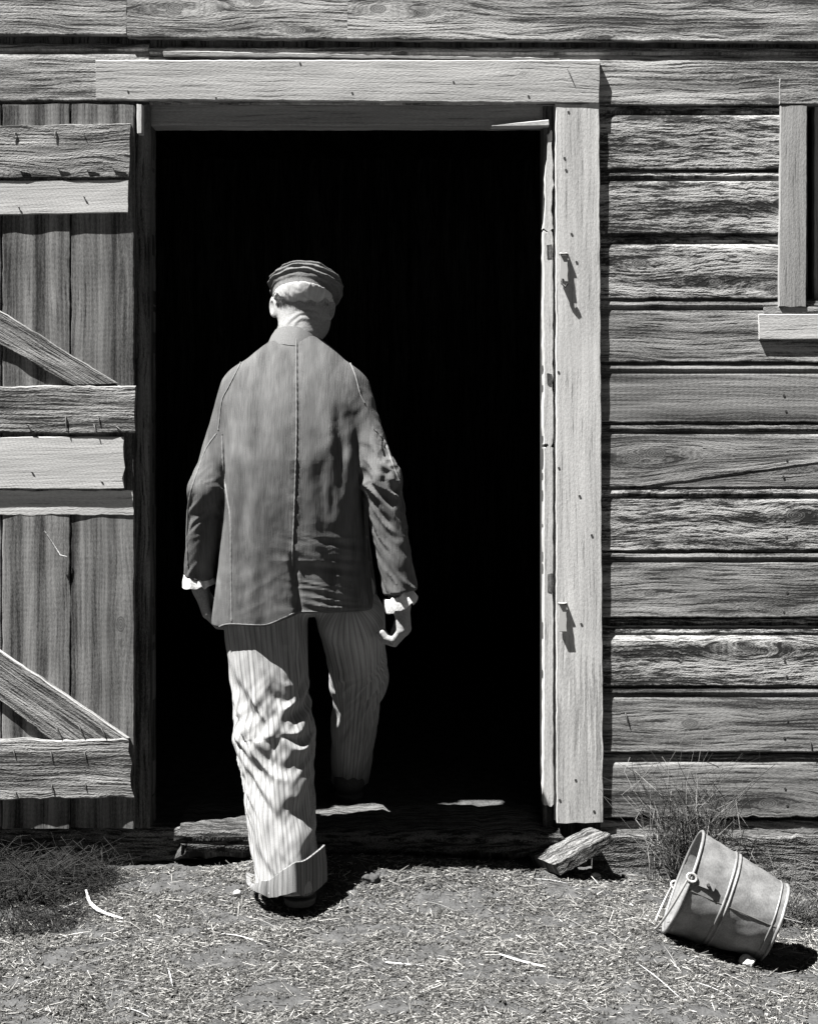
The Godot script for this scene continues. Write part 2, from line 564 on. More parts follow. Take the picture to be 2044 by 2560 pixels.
func build_litter() -> void:
	var straw := tube(PackedVector3Array([Vector3(-0.5, 0, 0), Vector3(0, 0.03, 0), Vector3(0.5, 0, 0)]), PackedFloat32Array([0.5, 0.6, 0.4]), 3)
	# unit straw: length 1 along x, thickness scaled by y and z
	var sv := straw.done()
	scatter("straw_litter", "trampled broken straw and chaff covering the soil", "straw", sv, 66000, 5, func(r: RandomNumberGenerator) -> Array:
		var p := litter_spot(r)
		var l := r.randf_range(0.004, 0.018) if r.randf() < 0.87 else r.randf_range(0.02, 0.07)
		var th := r.randf_range(0.0009, 0.0022)
		var b := Basis(Vector3.UP, r.randf() * TAU) * Basis(Vector3.BACK, r.randfn() * 0.22)
		b = b * Basis.from_scale(Vector3(l, th, th))
		var c := r.randf_range(0.03, 0.13) if r.randf() < 0.70 else r.randf_range(0.13, 0.42)
		return [Transform3D(b, p + Vector3(0, 0.0012 + r.randf() * 0.003, 0)), c])
	var clod := MB.new()
	var pts := []
	for i in 6: pts.append([Vector3.UP, Vector3.DOWN, Vector3.LEFT, Vector3.RIGHT, Vector3.FORWARD, Vector3.BACK][i] * (0.4 + 0.07 * ((i * 7) % 3)))
	for f in [[0, 2, 4], [0, 4, 3], [0, 3, 5], [0, 5, 2], [1, 4, 2], [1, 3, 4], [1, 5, 3], [1, 2, 5]]:
		clod.tri(pts[f[0]], pts[f[1]], pts[f[2]], Vector2.ZERO, Vector2.ZERO, Vector2.ZERO, f[0] * 40 + f[1] * 6 + f[2])
	scatter("soil_crumbs", "small crumbs of dry soil and dung among the straw", "soil", clod.done(), 50000, 6, func(r: RandomNumberGenerator) -> Array:
		var p := litter_spot(r)
		var s := r.randf_range(0.003, 0.009) if r.randf() < 0.9 else r.randf_range(0.009, 0.017)
		var b := Basis.from_euler(Vector3(r.randf() * TAU, r.randf() * TAU, r.randf() * TAU)) * Basis.from_scale(Vector3(s, s * r.randf_range(0.5, 1.0), s * r.randf_range(0.6, 1.2)))
		return [Transform3D(b, p + Vector3(0, s * 0.15, 0)), r.randf_range(0.025, 0.12) if r.randf() < 0.85 else r.randf_range(0.085, 0.22)])

# ---------------------------------------------------------------- main
func _ready() -> void:
	var cam := Camera3D.new()
	cam.name = "camera"
	cam.projection = Camera3D.PROJECTION_FRUSTUM
	cam.near = 0.1
	cam.far = 900.0
	cam.size = 2560.0 / FOCAL * 0.1
	cam.frustum_offset = Vector2(0.0, -(1280.0 - 1080.0) / FOCAL * 0.1)
	cam.position = Vector3(0, CAM_Y, CAM_Z)
	add_child(cam)
	cam.current = true

	var env := Environment.new()
	env.background_mode = Environment.BG_SKY
	var sm_ := ProceduralSkyMaterial.new()
	sm_.sky_top_color = Color(0.075, 0.075, 0.077)
	sm_.sky_horizon_color = Color(0.12, 0.12, 0.12)
	sm_.ground_bottom_color = Color(0.1, 0.1, 0.1)
	sm_.ground_horizon_color = Color(0.12, 0.12, 0.12)
	sm_.sun_angle_max = 4.0
	var sky := Sky.new()
	sky.sky_material = sm_
	env.sky = sky
	env.tonemap_mode = Environment.TONE_MAPPER_LINEAR
	env.tonemap_exposure = 4.5
	env.sdfgi_enabled = true
	env.ssao_enabled = true
	env.ssil_enabled = true
	var we := WorldEnvironment.new()
	we.name = "daylight"
	we.environment = env
	add_child(we)
	var sun := DirectionalLight3D.new()
	sun.name = "sun"
	sun.light_energy = 1.6
	sun.light_color = Color(1, 0.995, 0.985)
	sun.light_angular_distance = 0.5
	sun.shadow_enabled = true
	add_child(sun)
	sun.look_at_from_position(Vector3.ZERO, Vector3(2.25, -5.1, -1.0), Vector3.UP)

	rng.seed = 7
	nz.seed = 3; nz.frequency = 0.01; nz.fractal_octaves = 2
	nf.seed = 8; nf.frequency = 0.02; nf.fractal_octaves = 1
	materials()
	build_ground()
	build_barn()
	build_person()
	build_pail()
	build_small_things()
	build_litter()

func materials() -> void:
	var a := wood(21, {"lo": 0.016, "hi": 0.36, "gamma": 1.4, "gain": 1.85, "crack": 84, "knots": 32, "warp": 8.0, "patch": 0.8, "band": 70})
	var b := wood(34, {"lo": 0.03, "hi": 0.30, "gamma": 1.15, "gain": 1.35, "crack": 76, "knots": 24, "along": 200, "warp": 7.0, "freq": 0.05, "patch": 0.75, "band": 60})
	var c := wood(55, {"lo": 0.2, "hi": 0.56, "gamma": 0.9, "gain": 0.8, "crack": 52, "knots": 4, "along": 150, "warp": 5.0, "fine": 0.5, "bias": 14.0, "knot_size": 0.7, "patch": 0.55, "speck": 0.2, "stain": true})
	var d := wood(62, {"lo": 0.018, "hi": 0.22, "gamma": 1.2, "gain": 0.9, "crack": 40, "knots": 3, "along": 120, "warp": 5.0, "freq": 0.06, "saw": 8.0, "saw_pitch": 13.0, "saw_slope": 0.0, "patch": 1.0, "band": 14})
	var e := wood(71, {"lo": 0.2, "hi": 0.5, "gamma": 0.9, "gain": 0.6, "crack": 40, "knots": 2, "along": 160, "warp": 5.0, "saw": 15.0, "saw_pitch": 9.0, "saw_slope": 0.07, "patch": 0.4, "bias": 10.0})
	var f := wood(83, {"lo": 0.015, "hi": 0.2, "gamma": 1.3, "gain": 1.7, "crack": 96, "knots": 6, "along": 520, "warp": 14.0, "freq": 0.04, "speck": 0.6})
	M.siding_a = timber(a, 0.105)
	M.siding_b = timber(b, 0.085)
	M.smooth = timber(b, 0.06, 0.9)
	M.siding_d = timber(d, 0.09, 1.2)
	M.siding_c = timber(b, 0.10, 1.3)
	M.batten = timber(b, 0.16, 1.15)
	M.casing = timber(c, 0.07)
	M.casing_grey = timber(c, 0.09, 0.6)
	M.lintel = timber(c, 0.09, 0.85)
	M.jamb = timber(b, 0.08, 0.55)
	M.door = timber(d, 0.045)
	M.sawn = timber(e, 0.08)
	M.rough = timber(f, 0.3)
	M.threshold = timber(f, 0.3, 0.6)
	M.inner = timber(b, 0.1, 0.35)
	M.soil = mottled(15, 0.02, 0.075, 1.7, 0.5, 0.03)
	M.litter = StandardMaterial3D.new()
	M.litter.vertex_color_use_as_albedo = true
	M.litter.roughness = 0.95
	M.litter.metallic_specular = 0.15
	M.iron = plain(0.06, 0.6, 0.5, 0.4)
	M.denim = cloth(101, 0.02, 0.15, 0, 0.09)
	M.seam = mottled(41, 0.07, 0.2, 14.0, 0.05, 0.2)
	M.stripe = cloth(131, 0.08, 0.39, 10, 0.04)
	M.cuff_cloth = cloth(132, 0.04, 0.26, 10, 0.05)
	M.skin = mottled(51, 0.15, 0.29, 6.0, 0.05, 0.06)
	M.collar = mottled(43, 0.05, 0.16, 8.0, 0.05, 0.1)
	M.hair = cloth(52, 0.26, 0.6, 0, 0.12)
	M.cap = mottled(53, 0.06, 0.15, 5.0, 0.06, 0.06)
	M.shirt = mottled(54, 0.4, 0.65, 5.0, 0.05, 0.06)
	M.leather = mottled(55, 0.04, 0.09, 6.0, 0.05, 0.05, 1.0, 0.6)
	M.zinc = mottled(56, 0.09, 0.27, 2.6, 0.014, 0.02, 1.0, 0.55)
	M.zinc.metallic = 0.35
	M.zinc.metallic_specular = 0.5
	M.zinc_dark = plain(0.12, 0.6, 0.6, 0.5)
	M.wire = plain(0.42, 0.5, 0.5, 0.5)
	M.pale = mottled(57, 0.3, 0.55, 9.0, 0.1, 0.06)
	M.weed = plain(0.05, 1.0)
	M.weed_pale = plain(0.17, 1.0)
	M.grass = plain(0.024, 1.0)
	M.glass = StandardMaterial3D.new()
	M.glass.transparency = BaseMaterial3D.TRANSPARENCY_ALPHA
	M.glass.albedo_color = Color(0.3, 0.3, 0.3, 0.25)
	M.glass.roughness = 0.08

# ---------------------------------------------------------------- barn
func build_barn() -> void:
	var barn := thing("barn", "weathered grey wooden barn with an open doorway and drop siding", "barn")
	var T := 2.9
	# wall studs and sheathing behind the boards, closed room behind
	var lx := px(375, 0).x
	var rx := px(1357, 0).x
	var dy := px(0, 256).y
	var w0 := px(2018, 0).x
	var w1 := w0 + 0.66
	var wt := px(0, 262).y
	var wb := px(0, 780).y
	for q in [[Vector3(-2.6, -0.3, -0.1), Vector3(lx + 2.6, T + 0.3, 0.098)], [Vector3(lx, dy, -0.1), Vector3(rx - lx, T - dy, 0.098)], [Vector3(rx, -0.3, -0.1), Vector3(w0 - rx, T + 0.3, 0.098)],
			[Vector3(w0, -0.3, -0.1), Vector3(w1 - w0, wb + 0.3, 0.098)], [Vector3(w0, wt, -0.1), Vector3(w1 - w0, T - wt, 0.098)], [Vector3(w1, -0.3, -0.1), Vector3(2.6 - w1, T + 0.3, 0.098)]]:
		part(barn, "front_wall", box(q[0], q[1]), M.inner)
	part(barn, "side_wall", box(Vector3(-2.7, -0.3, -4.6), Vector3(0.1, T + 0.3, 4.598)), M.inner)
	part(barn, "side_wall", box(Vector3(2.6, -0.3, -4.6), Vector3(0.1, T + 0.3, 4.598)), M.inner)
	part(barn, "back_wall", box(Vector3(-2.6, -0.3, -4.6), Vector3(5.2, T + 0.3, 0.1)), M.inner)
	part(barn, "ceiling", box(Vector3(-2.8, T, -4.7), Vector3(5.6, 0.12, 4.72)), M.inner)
	part(barn, "floor", box(Vector3(-2.58, -0.02, -4.48), Vector3(5.16, 0.15, 4.37)), M.soil)
	# upper courses, across the whole front
	siding(barn, -900, 317, -190, -62, M.siding_a, {"sd": 91})
	siding(barn, 319, 3200, -190, -60, M.siding_b, {"sd": 92})
	siding(barn, -900, 317, -60, 88, M.siding_c, {"sd": 1, "z": 0.026, "edge": 0.002})
	siding(barn, 319.5, 3200, -60, 96, M.siding_c, {"sd": 2, "z": 0.0285, "drop": 0.022, "edge": 0.002})
	siding(barn, -900, 372, 106, 252, M.siding_c, {"sd": 3, "edge": 0.002, "lip": 0.018})
	siding(barn, 373, 3200, 114, 261, M.siding_c, {"sd": 4, "edge": 0.0015, "drop": 0.004, "lip": 0.018})
	# courses right of the door
	var ys := [262, 424, 585, 747, 906, 1056, 1218, 1377, 1566, 1715, 1881, 2045]
	for i in ys.size() - 1:
		var o := {"sd": 5 + i * 3, "edge": 0.0018, "ou": [0.1, 0.62, 0.35, 0.8, 0.5, 0.2, 0.9, 0.44, 0.7, 0.27, 0.33][i], "lip": [0.0155, 0.0188, 0.015, 0.0194, 0.0188, 0.0196, 0.0194, 0.0196, 0.0145, 0.0192, 0.016][i]}
		var yb: float = ys[i + 1] - 1
		if i == 7: yb = 1543.0
		if i == 10: o.chip = 0.016
		var mat: Material = [M.siding_a, M.siding_a, M.siding_a, M.siding_b, M.siding_d, M.siding_b, M.siding_a, M.siding_b, M.siding_a, M.smooth, M.smooth][i]
		var x1 := 1962.0 if i < 3 else 3200.0
		if i == 5:
			o.cut = func(u: float) -> float: return 0.0705 * clampf((u - 0.064) / 0.26, 0.0, 1.85)
			o.reach = 0.55
		siding(barn, 1493, x1, ys[i], yb, mat, o)
		if i < 3:
			siding(barn, 2700, 3200, ys[i], yb, mat, {"sd": 60 + i})
		if i == 5:
			hboard(barn, "siding_board", 1612, 1214, 1217, 2420, 1106, 1217, 0.001, 0.0185, M.siding_b, {"sd": 77})
			hboard(barn, "siding_board", 2421, 1107, 1217, 3190, 1107, 1217, 0.001, 0.0185, M.siding_b, {"sd": 79})
	for i in ys.size() - 1:
		if i < 4: continue
		for k in 2:
			var a := px(1962 + (i * 7 + k * 5) % 13 - 6, lerpf(ys[i], ys[i + 1], 0.52 + 0.26 * k + 0.03 * (i % 3)), 0.019)
			part(barn, "nail", tube(PackedVector3Array([a + Vector3(0, 0, -0.004), a + Vector3(0, 0, 0.0016)]), PackedFloat32Array([0.0045, 0.0036]), 7).done(), M.iron)
	for q in [[1562, 1782, 6, 26], [2022, 1850, 6, 30]]: nail(barn, q[0], q[1], 0.0195, q[2], q[3])
	hboard(barn, "splinter_strip", 1525, 1546, 1557, 3100, 1546, 1557, 0.001, 0.012, M.siding_a, {"sd": 78, "edge": 0.004})
	# foot of the wall
	hboard(barn, "skirt_board", 1500, 2051, 2098, 3200, 2055, 2098, 0.0, 0.013, M.siding_b, {"sd": 80, "edge": 0.003})
	hboard(barn, "sill_beam", 1480, 2090, 2240, 3200, 2094, 2240, -0.05, 0.030, M.rough, {"sd": 81, "edge": 0.007, "face": 0.006, "bev": 0.006})
	hboard(barn, "sill_beam", -900, 2070, 2240, 449, 2070, 2240, -0.05, 0.008, M.rough, {"sd": 82, "edge": 0.005, "face": 0.004, "bev": 0.006})
	# threshold log
	var th := sweep(v2(px(449, 2150, 0.05)), v2(px(449, 2072, 0.05)), v2(px(1410, 2150, 0.05)), v2(px(1410, 2078, 0.05)),
		PackedVector2Array([Vector2(0, -0.24), Vector2(0, 0.03), Vector2(0.2, 0.046), Vector2(0.45, 0.056), Vector2(0.6, 0.048), Vector2(0.75, 0.057), Vector2(0.92, 0.05), Vector2(1.0, 0.03), Vector2(1.02, -0.03), Vector2(1.06, -0.1), Vector2(1.08, -0.18), Vector2(1.06, -0.24)]),
		PackedInt32Array([0, 1, 1, 1, 1, 1, 1, 1, 2, 2, 2, 3]), {"sd": 83, "edge": 0.007, "face": 0.006, "end": 0.03})
	part(barn, "threshold", th, M.threshold)
	build_doorway(barn)
	build_door(barn)
	build_window(barn)

func nail(parent: Node, x: float, y: float, z: float, dx: float, dy: float) -> void:
	var a := px(x, y, z)
	var b := px(x + dx, y + dy, z + 0.002)
	var mb := tube(PackedVector3Array([a + Vector3(0, 0, -0.004), a + Vector3(0, 0, 0.003), b + Vector3(0, 0, 0.0015)]), PackedFloat32Array([0.0016, 0.0022, 0.0012]), 5)
	part(parent, "nail", mb.done(), M.iron)

func build_doorway(barn: Node3D) -> void:
	var fr := sub(barn, "door_frame")
	hboard(fr, "lintel", 240, 150, 248, 1497, 149, 258, 0.0195, 0.036, M.lintel, {"sd": 101, "edge": 0.0016, "bow": 0.0, "bev": 0.003})
	hboard(fr, "drip_board", 408, 126, 140, 1400, 146, 150, 0.0195, 0.0345, M.casing_grey, {"sd": 102, "edge": 0.002})
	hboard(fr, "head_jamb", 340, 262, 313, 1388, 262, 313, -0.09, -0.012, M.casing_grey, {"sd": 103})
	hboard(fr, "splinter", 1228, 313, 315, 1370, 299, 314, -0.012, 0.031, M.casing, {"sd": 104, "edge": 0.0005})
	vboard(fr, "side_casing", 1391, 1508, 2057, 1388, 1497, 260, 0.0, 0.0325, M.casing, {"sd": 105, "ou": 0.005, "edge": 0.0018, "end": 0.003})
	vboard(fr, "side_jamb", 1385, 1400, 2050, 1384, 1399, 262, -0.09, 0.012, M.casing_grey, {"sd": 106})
	# split stop strip, in three lengths
	vboard(fr, "stop_strip", 1357, 1383, 2015, 1359, 1382, 1116, -0.03, 0.022, M.casing, {"sd": 107, "edge": 0.0022, "end": 0.008})
	vboard(fr, "stop_strip", 1358, 1382, 1113, 1357, 1382, 578, -0.03, 0.022, M.casing, {"sd": 108, "edge": 0.003, "end": 0.01})
	vboard(fr, "stop_strip", 1357, 1381, 575, 1368, 1381, 332, -0.03, 0.021, M.casing, {"sd": 109, "edge": 0.005, "end": 0.01})
	for q in [[1366, 612, 34], [1366, 934, 26], [1367, 1434, 46]]:
		vboard(fr, "hinge_gain", q[0], q[0] + 14, q[1] + q[2], q[0] - 1, q[0] + 13, q[1], 0.0185, 0.0232, M.jamb, {"sd": q[1], "edge": 0.001})
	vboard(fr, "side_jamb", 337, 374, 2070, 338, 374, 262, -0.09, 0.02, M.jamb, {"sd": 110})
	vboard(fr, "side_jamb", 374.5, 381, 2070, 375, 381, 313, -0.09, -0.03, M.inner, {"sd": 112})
	vboard(fr, "packing_block", 343, 355, 332, 342, 356, 260, 0.0205, 0.06, M.casing, {"sd": 111})
	# two hasps on the casing
	for q in [[1408, 655], [1405, 1528]]:
		var h := sub(fr, "hasp")
		var a := px(q[0], q[1], 0.0325)
		part(h, "staple", tube(PackedVector3Array([a + Vector3(-0.012, 0.022, -0.002), a + Vector3(-0.008, 0.022, 0.011), a + Vector3(0.008, 0.022, 0.011), a + Vector3(0.012, 0.022, -0.002)]), PackedFloat32Array([0.003, 0.003, 0.003, 0.003]), 6).done(), M.iron)
		part(h, "strap", plank(Vector2(a.x - 0.011, a.y - 0.058), Vector2(a.x - 0.011, a.y + 0.026), Vector2(a.x + 0.011, a.y - 0.058), Vector2(a.x + 0.010, a.y + 0.026), 0.0365, 0.0415, {"zb": 0.045, "zt": 0.040, "segs": 6, "edge": 0.0015}), M.wire)
		if q[1] < 1000: part(h, "hook", tube(PackedVector3Array([a + Vector3(-0.004, -0.05, 0.012), a + Vector3(-0.006, -0.064, 0.014), a + Vector3(0.004, -0.074, 0.015), a + Vector3(0.010, -0.064, 0.016)]), PackedFloat32Array([0.004, 0.004, 0.0035, 0.003]), 6).done(), M.iron)
	for q in [[1440, 655], [1395, 930], [1396, 1170], [1448, 1240], [1478, 1338], [1428, 585], [1398, 2000], [1438, 1950], [1484, 2028], [1410, 395], [1414, 425], [1420, 280], [1452, 1560]]:
		var a := px(q[0], q[1], 0.0325)
		part(fr, "nail", tube(PackedVector3Array([a + Vector3(0, 0, -0.004), a + Vector3(0, 0, 0.0012)]), PackedFloat32Array([0.0042, 0.0036]), 7).done(), M.iron)
	nail(fr, 1418, 172, 0.036, 12, 28)
	for q in [[540, 245], [750, 158], [1133, 205], [880, 232], [1320, 240], [320, 228]]:
		var a := px(q[0], q[1], 0.036)
		part(fr, "nail", tube(PackedVector3Array([a + Vector3(0, 0, -0.004), a + Vector3(0, 0, 0.0012)]), PackedFloat32Array([0.0036, 0.003]), 7).done(), M.iron)

func build_door(barn: Node3D) -> void:
	var door := sub(barn, "door")
	door.set_meta("label", "plank door swung open against the barn front, braced and battened")
	var xs := [-640, -470, -310, -160, 5, 177, 337]
	for i in 6:
		vboard(door, "door_board", xs[i] + 1.5, xs[i + 1] - 1.5, 2066 + (i * 5) % 7, xs[i] + 2.0, xs[i + 1] - 2.0, 260 + (i * 3) % 5, 0.03, 0.0515 + 0.0012 * ((i * 5) % 3), M.door, {"sd": 201 + i * 4, "edge": 0.002, "end": 0.004, "face": 0.003})
	var z := 0.0535
	hboard(door, "batten", -640, 320, 446, 325, 309, 443, z, 0.066, M.batten, {"sd": 221, "edge": 0.0025, "end": 0.004, "face": 0.003})
	hboard(door, "sawn_strip", -640, 456, 548, 320, 449, 531, z, 0.064, M.sawn, {"sd": 222, "zt": 0.0635, "zb": 0.0648, "edge": 0.001})
	hboard(door, "batten", -640, 966, 1086, 335, 963, 1084, z, 0.0665, M.batten, {"sd": 223, "edge": 0.0032, "end": 0.008, "face": 0.004, "bev": 0.004})
	hboard(door, "sawn_strip", -640, 1094, 1223, 310, 1091, 1222, z, 0.065, M.sawn, {"sd": 224, "zt": 0.0645, "zb": 0.0665, "edge": 0.0014, "end": 0.008})
	hboard(door, "batten", -640, 1226, 1290, 333, 1226, 1289, z, 0.0555, M.casing, {"sd": 225, "edge": 0.004, "end": 0.004, "chip": 0.008})
	hboard(door, "batten", -640, 1852, 2006, 323, 1848, 1996, z, 0.0712, M.batten, {"sd": 226, "edge": 0.005, "end": 0.018, "face": 0.004, "bev": 0.004})
	# diagonal braces
	part(door, "brace", plank(v2(px(-200, 748, 0.078)), v2(px(-200, 655, 0.078)), v2(px(175, 962, 0.078)), v2(px(292, 957, 0.078)), z, 0.066, {"sd": 227, "edge": 0.003, "end": 0.004, "face": 0.003, "bev": 0.004}), M.batten)
	part(door, "brace", plank(v2(px(-200, 1605, 0.079)), v2(px(-200, 1492, 0.079)), v2(px(122, 1850, 0.079)), v2(px(322, 1848, 0.079)), z, 0.0665, {"sd": 228, "edge": 0.004, "end": 0.003, "face": 0.003, "bev": 0.006}), M.batten)
	for q in [[40, 332, -6, 14, 0], [140, 328, -3, 18, 0], [206, 326, 7, 16, 0], [52, 428, 20, -4, 0], [145, 420, 24, -2, 0], [218, 424, 26, 0, 0], [283, 420, 28, 0, 0], [165, 1042, 2, 36, 1], [70, 1062, 14, 4, 1], [236, 1060, 6, 26, 1], [246, 1042, 4, 20, 1], [292, 1066, 16, 14, 1],
			[34, 1874, 6, 22, 2], [128, 1880, 4, 22, 2], [212, 1880, 4, 20, 2], [40, 1980, 2, 18, 2], [130, 1962, 2, 18, 2], [214, 1958, 2, 16, 2], [142, 1818, 6, 18, 2], [198, 1814, 8, 20, 2], [254, 1820, 10, 22, 2]]:
		nail(door, q[0], q[1], [0.066, 0.0665, 0.0712][q[4]], q[2], q[3])
	for q in [[47, 517], [210, 491], [80, 1179], [254, 1203]]:
		nail(door, q[0], q[1], 0.0642, 4, 2)
	# straws caught behind the batten
	var mb := tube(PackedVector3Array([px(112, 1328, 0.08), px(128, 1352, 0.075), px(150, 1388, 0.066), px(168, 1392, 0.06)]), PackedFloat32Array([0.002, 0.0022, 0.003, 0.0015]), 5)
	tag(part(self, "caught_straw", mb.done(), M.pale), "bit of pale straw caught on the door boards below a batten", "straw")

func build_window(barn: Node3D) -> void:
	var win := sub(barn, "window")
	vboard(win, "window_casing", 1945, 2014, 766, 1950, 2016, 263, 0.0, 0.032, M.casing_grey, {"sd": 301, "edge": 0.001, "face": 0.0015})
	vboard(win, "window_casing", 2588, 2660, 766, 2588, 2660, 263, 0.0, 0.032, M.casing_grey, {"sd": 302, "edge": 0.001})
	hboard(win, "head_casing", 1948, 196, 259, 2665, 196, 260, 0.0195, 0.034, M.siding_c, {"sd": 303})
	hboard(win, "sill", 1908, 767, 784, 2690, 767, 784, -0.02, 0.0285, M.siding_b, {"sd": 304, "edge": 0.002})
	hboard(win, "sill_apron", 1896, 785, 848, 2700, 785, 848, 0.0, 0.0302, M.casing, {"sd": 305, "edge": 0.0008})
	var sash := win
	vboard(sash, "sash_rail", 2034, 2062, 762, 2034, 2062, 266, -0.06, -0.03, M.casing_grey, {"sd": 306})
	vboard(sash, "sash_rail", 2556, 2584, 762, 2556, 2584, 266, -0.06, -0.03, M.casing_grey, {"sd": 307})
	hboard(sash, "sash_rail", 2062.5, 480, 506, 2555, 480, 506, -0.06, -0.031, M.casing_grey, {"sd": 308})
	hboard(sash, "sash_rail", 2062.5, 266, 296, 2555, 266, 296, -0.06, -0.031, M.casing_grey, {"sd": 309})
	hboard(sash, "sash_rail", 2062.5, 726, 762, 2555, 726, 762, -0.06, -0.031, M.casing_grey, {"sd": 310})
	for q in [[296, 480], [506, 726]]:
		var a := px(2062, q[1], -0.045)
		var b := px(2556, q[0], -0.045)
		part(win, "pane", box(a, Vector3(b.x - a.x, b.y - a.y, 0.003)), M.glass)

# ---------------------------------------------------------------- person
var tor := []          # torso table, every centimetre: cx, cz, a, b
var tor_y0 := 0.0
var hem := []
var LS: Vector3; var LE: Vector3; var LW: Vector3
var RS: Vector3; var RE: Vector3; var RW: Vector3
var LH: Vector3; var LK: Vector3; var LA: Vector3
var RH: Vector3; var RK: Vector3; var RA: Vector3
var HC: Vector3; var HB: Basis; var HBI: Basis
var NB: Vector3

func torso_setup() -> void:
	var rows := [[820, 704, 786, 0.074, 0.055], [838, 694, 796, 0.086, 0.058], [850, 682, 805, 0.094, 0.062], [870, 652, 834, 0.104, 0.070], [890, 626, 854, 0.110, 0.078], [915, 602, 878, 0.118, 0.088], [950, 582, 897, 0.128, 0.10],
		[1000, 566, 905, 0.138, 0.118], [1070, 555, 911, 0.147, 0.140], [1150, 553, 912, 0.152, 0.156], [1250, 550, 917, 0.153, 0.159], [1350, 546, 925, 0.155, 0.152], [1450, 542, 938, 0.160, 0.143], [1540, 538, 952, 0.164, 0.136], [1640, 536, 956, 0.166, 0.132]]
	var pts := []
	for r in rows:
		var l := px(r[1], r[0], r[4])
		var q := px(r[2], r[0], r[4])
		pts.append([l.y, (l.x + q.x) * 0.5, r[4], (q.x - l.x) * 0.5, r[3]])
	tor_y0 = pts[-1][0]
	var n := int((pts[0][0] - tor_y0) / 0.01)
	var raw := []
	for i in n + 1:
		var y := tor_y0 + i * 0.01
		var k := 0
		while k < pts.size() - 2 and pts[k + 1][0] > y: k += 1
		var t := clampf((pts[k][0] - y) / (pts[k][0] - pts[k + 1][0]), 0.0, 1.0)
		raw.append([lerpf(pts[k][1], pts[k + 1][1], t), lerpf(pts[k][2], pts[k + 1][2], t), lerpf(pts[k][3], pts[k + 1][3], t), lerpf(pts[k][4], pts[k + 1][4], t)])
	for i in raw.size():
		var a := [0.0, 0.0, 0.0, 0.0]
		for d in [-2, -1, 0, 1, 2]:
			var s: Array = raw[clampi(i + d, 0, raw.size() - 1)]
			for c in 4: a[c] += s[c] * [0.1, 0.2, 0.4, 0.2, 0.1][d + 2]
		tor.append(Vector4(a[0], a[1], a[2], a[3]))
	for q in [[500, 1578], [540, 1576], [575, 1566], [660, 1568], [705, 1552], [745, 1536], [760, 1534], [980, 1534]]:
		hem.append(v2(px(q[0], q[1], 0.29)))

func hem_y(x: float) -> float:
	var k := 0
	while k < hem.size() - 2 and hem[k + 1].x < x: k += 1
	return lerpf(hem[k].y, hem[k + 1].y, clampf((x - hem[k].x) / (hem[k + 1].x - hem[k].x), 0.0, 1.0))

func arm(p: Vector3, S: Vector3, E: Vector3, W: Vector3, r: Vector3, fold: float, sd: float) -> float:
	var ab := E - S
	var t1 := clampf((p - S).dot(ab) / ab.length_squared(), 0.0, 1.0)
	var d1 := (p - S - ab * t1).length() - lerpf(r.x, r.y, t1)
	var bc := W - E
	var t2 := clampf((p - E).dot(bc) / bc.length_squared(), 0.0, 1.15)
	var q := p - E - bc * t2
	var d2 := q.length() - lerpf(r.y, r.z, t2)
	var d := smin(d1, d2, 0.03)
	if d < 0.05:
		var s := t1 * 0.3 + t2 * 0.27
		var an := atan2(q.x, q.z)
		var amp := fold * (0.25 + sm(0.16, 0.28, s) * (1.0 - sm(0.36, 0.5, s)) + 0.5 * sm(0.5, 0.55, s))
		var nn := nz.get_noise_3d(s * 1500.0 + 110.0 * sin(an + sd), cos(an) * 50.0 + sd * 300.0, sin(an) * 50.0)
		d += amp * (sqrt(nn * nn + 0.006) * 2.2 - 0.55)
		d += 0.002 * nz.get_noise_3d(p.x * 1600.0, p.y * 900.0, p.z * 1600.0)
	return maxf(d, (p - W).dot(bc.normalized()))

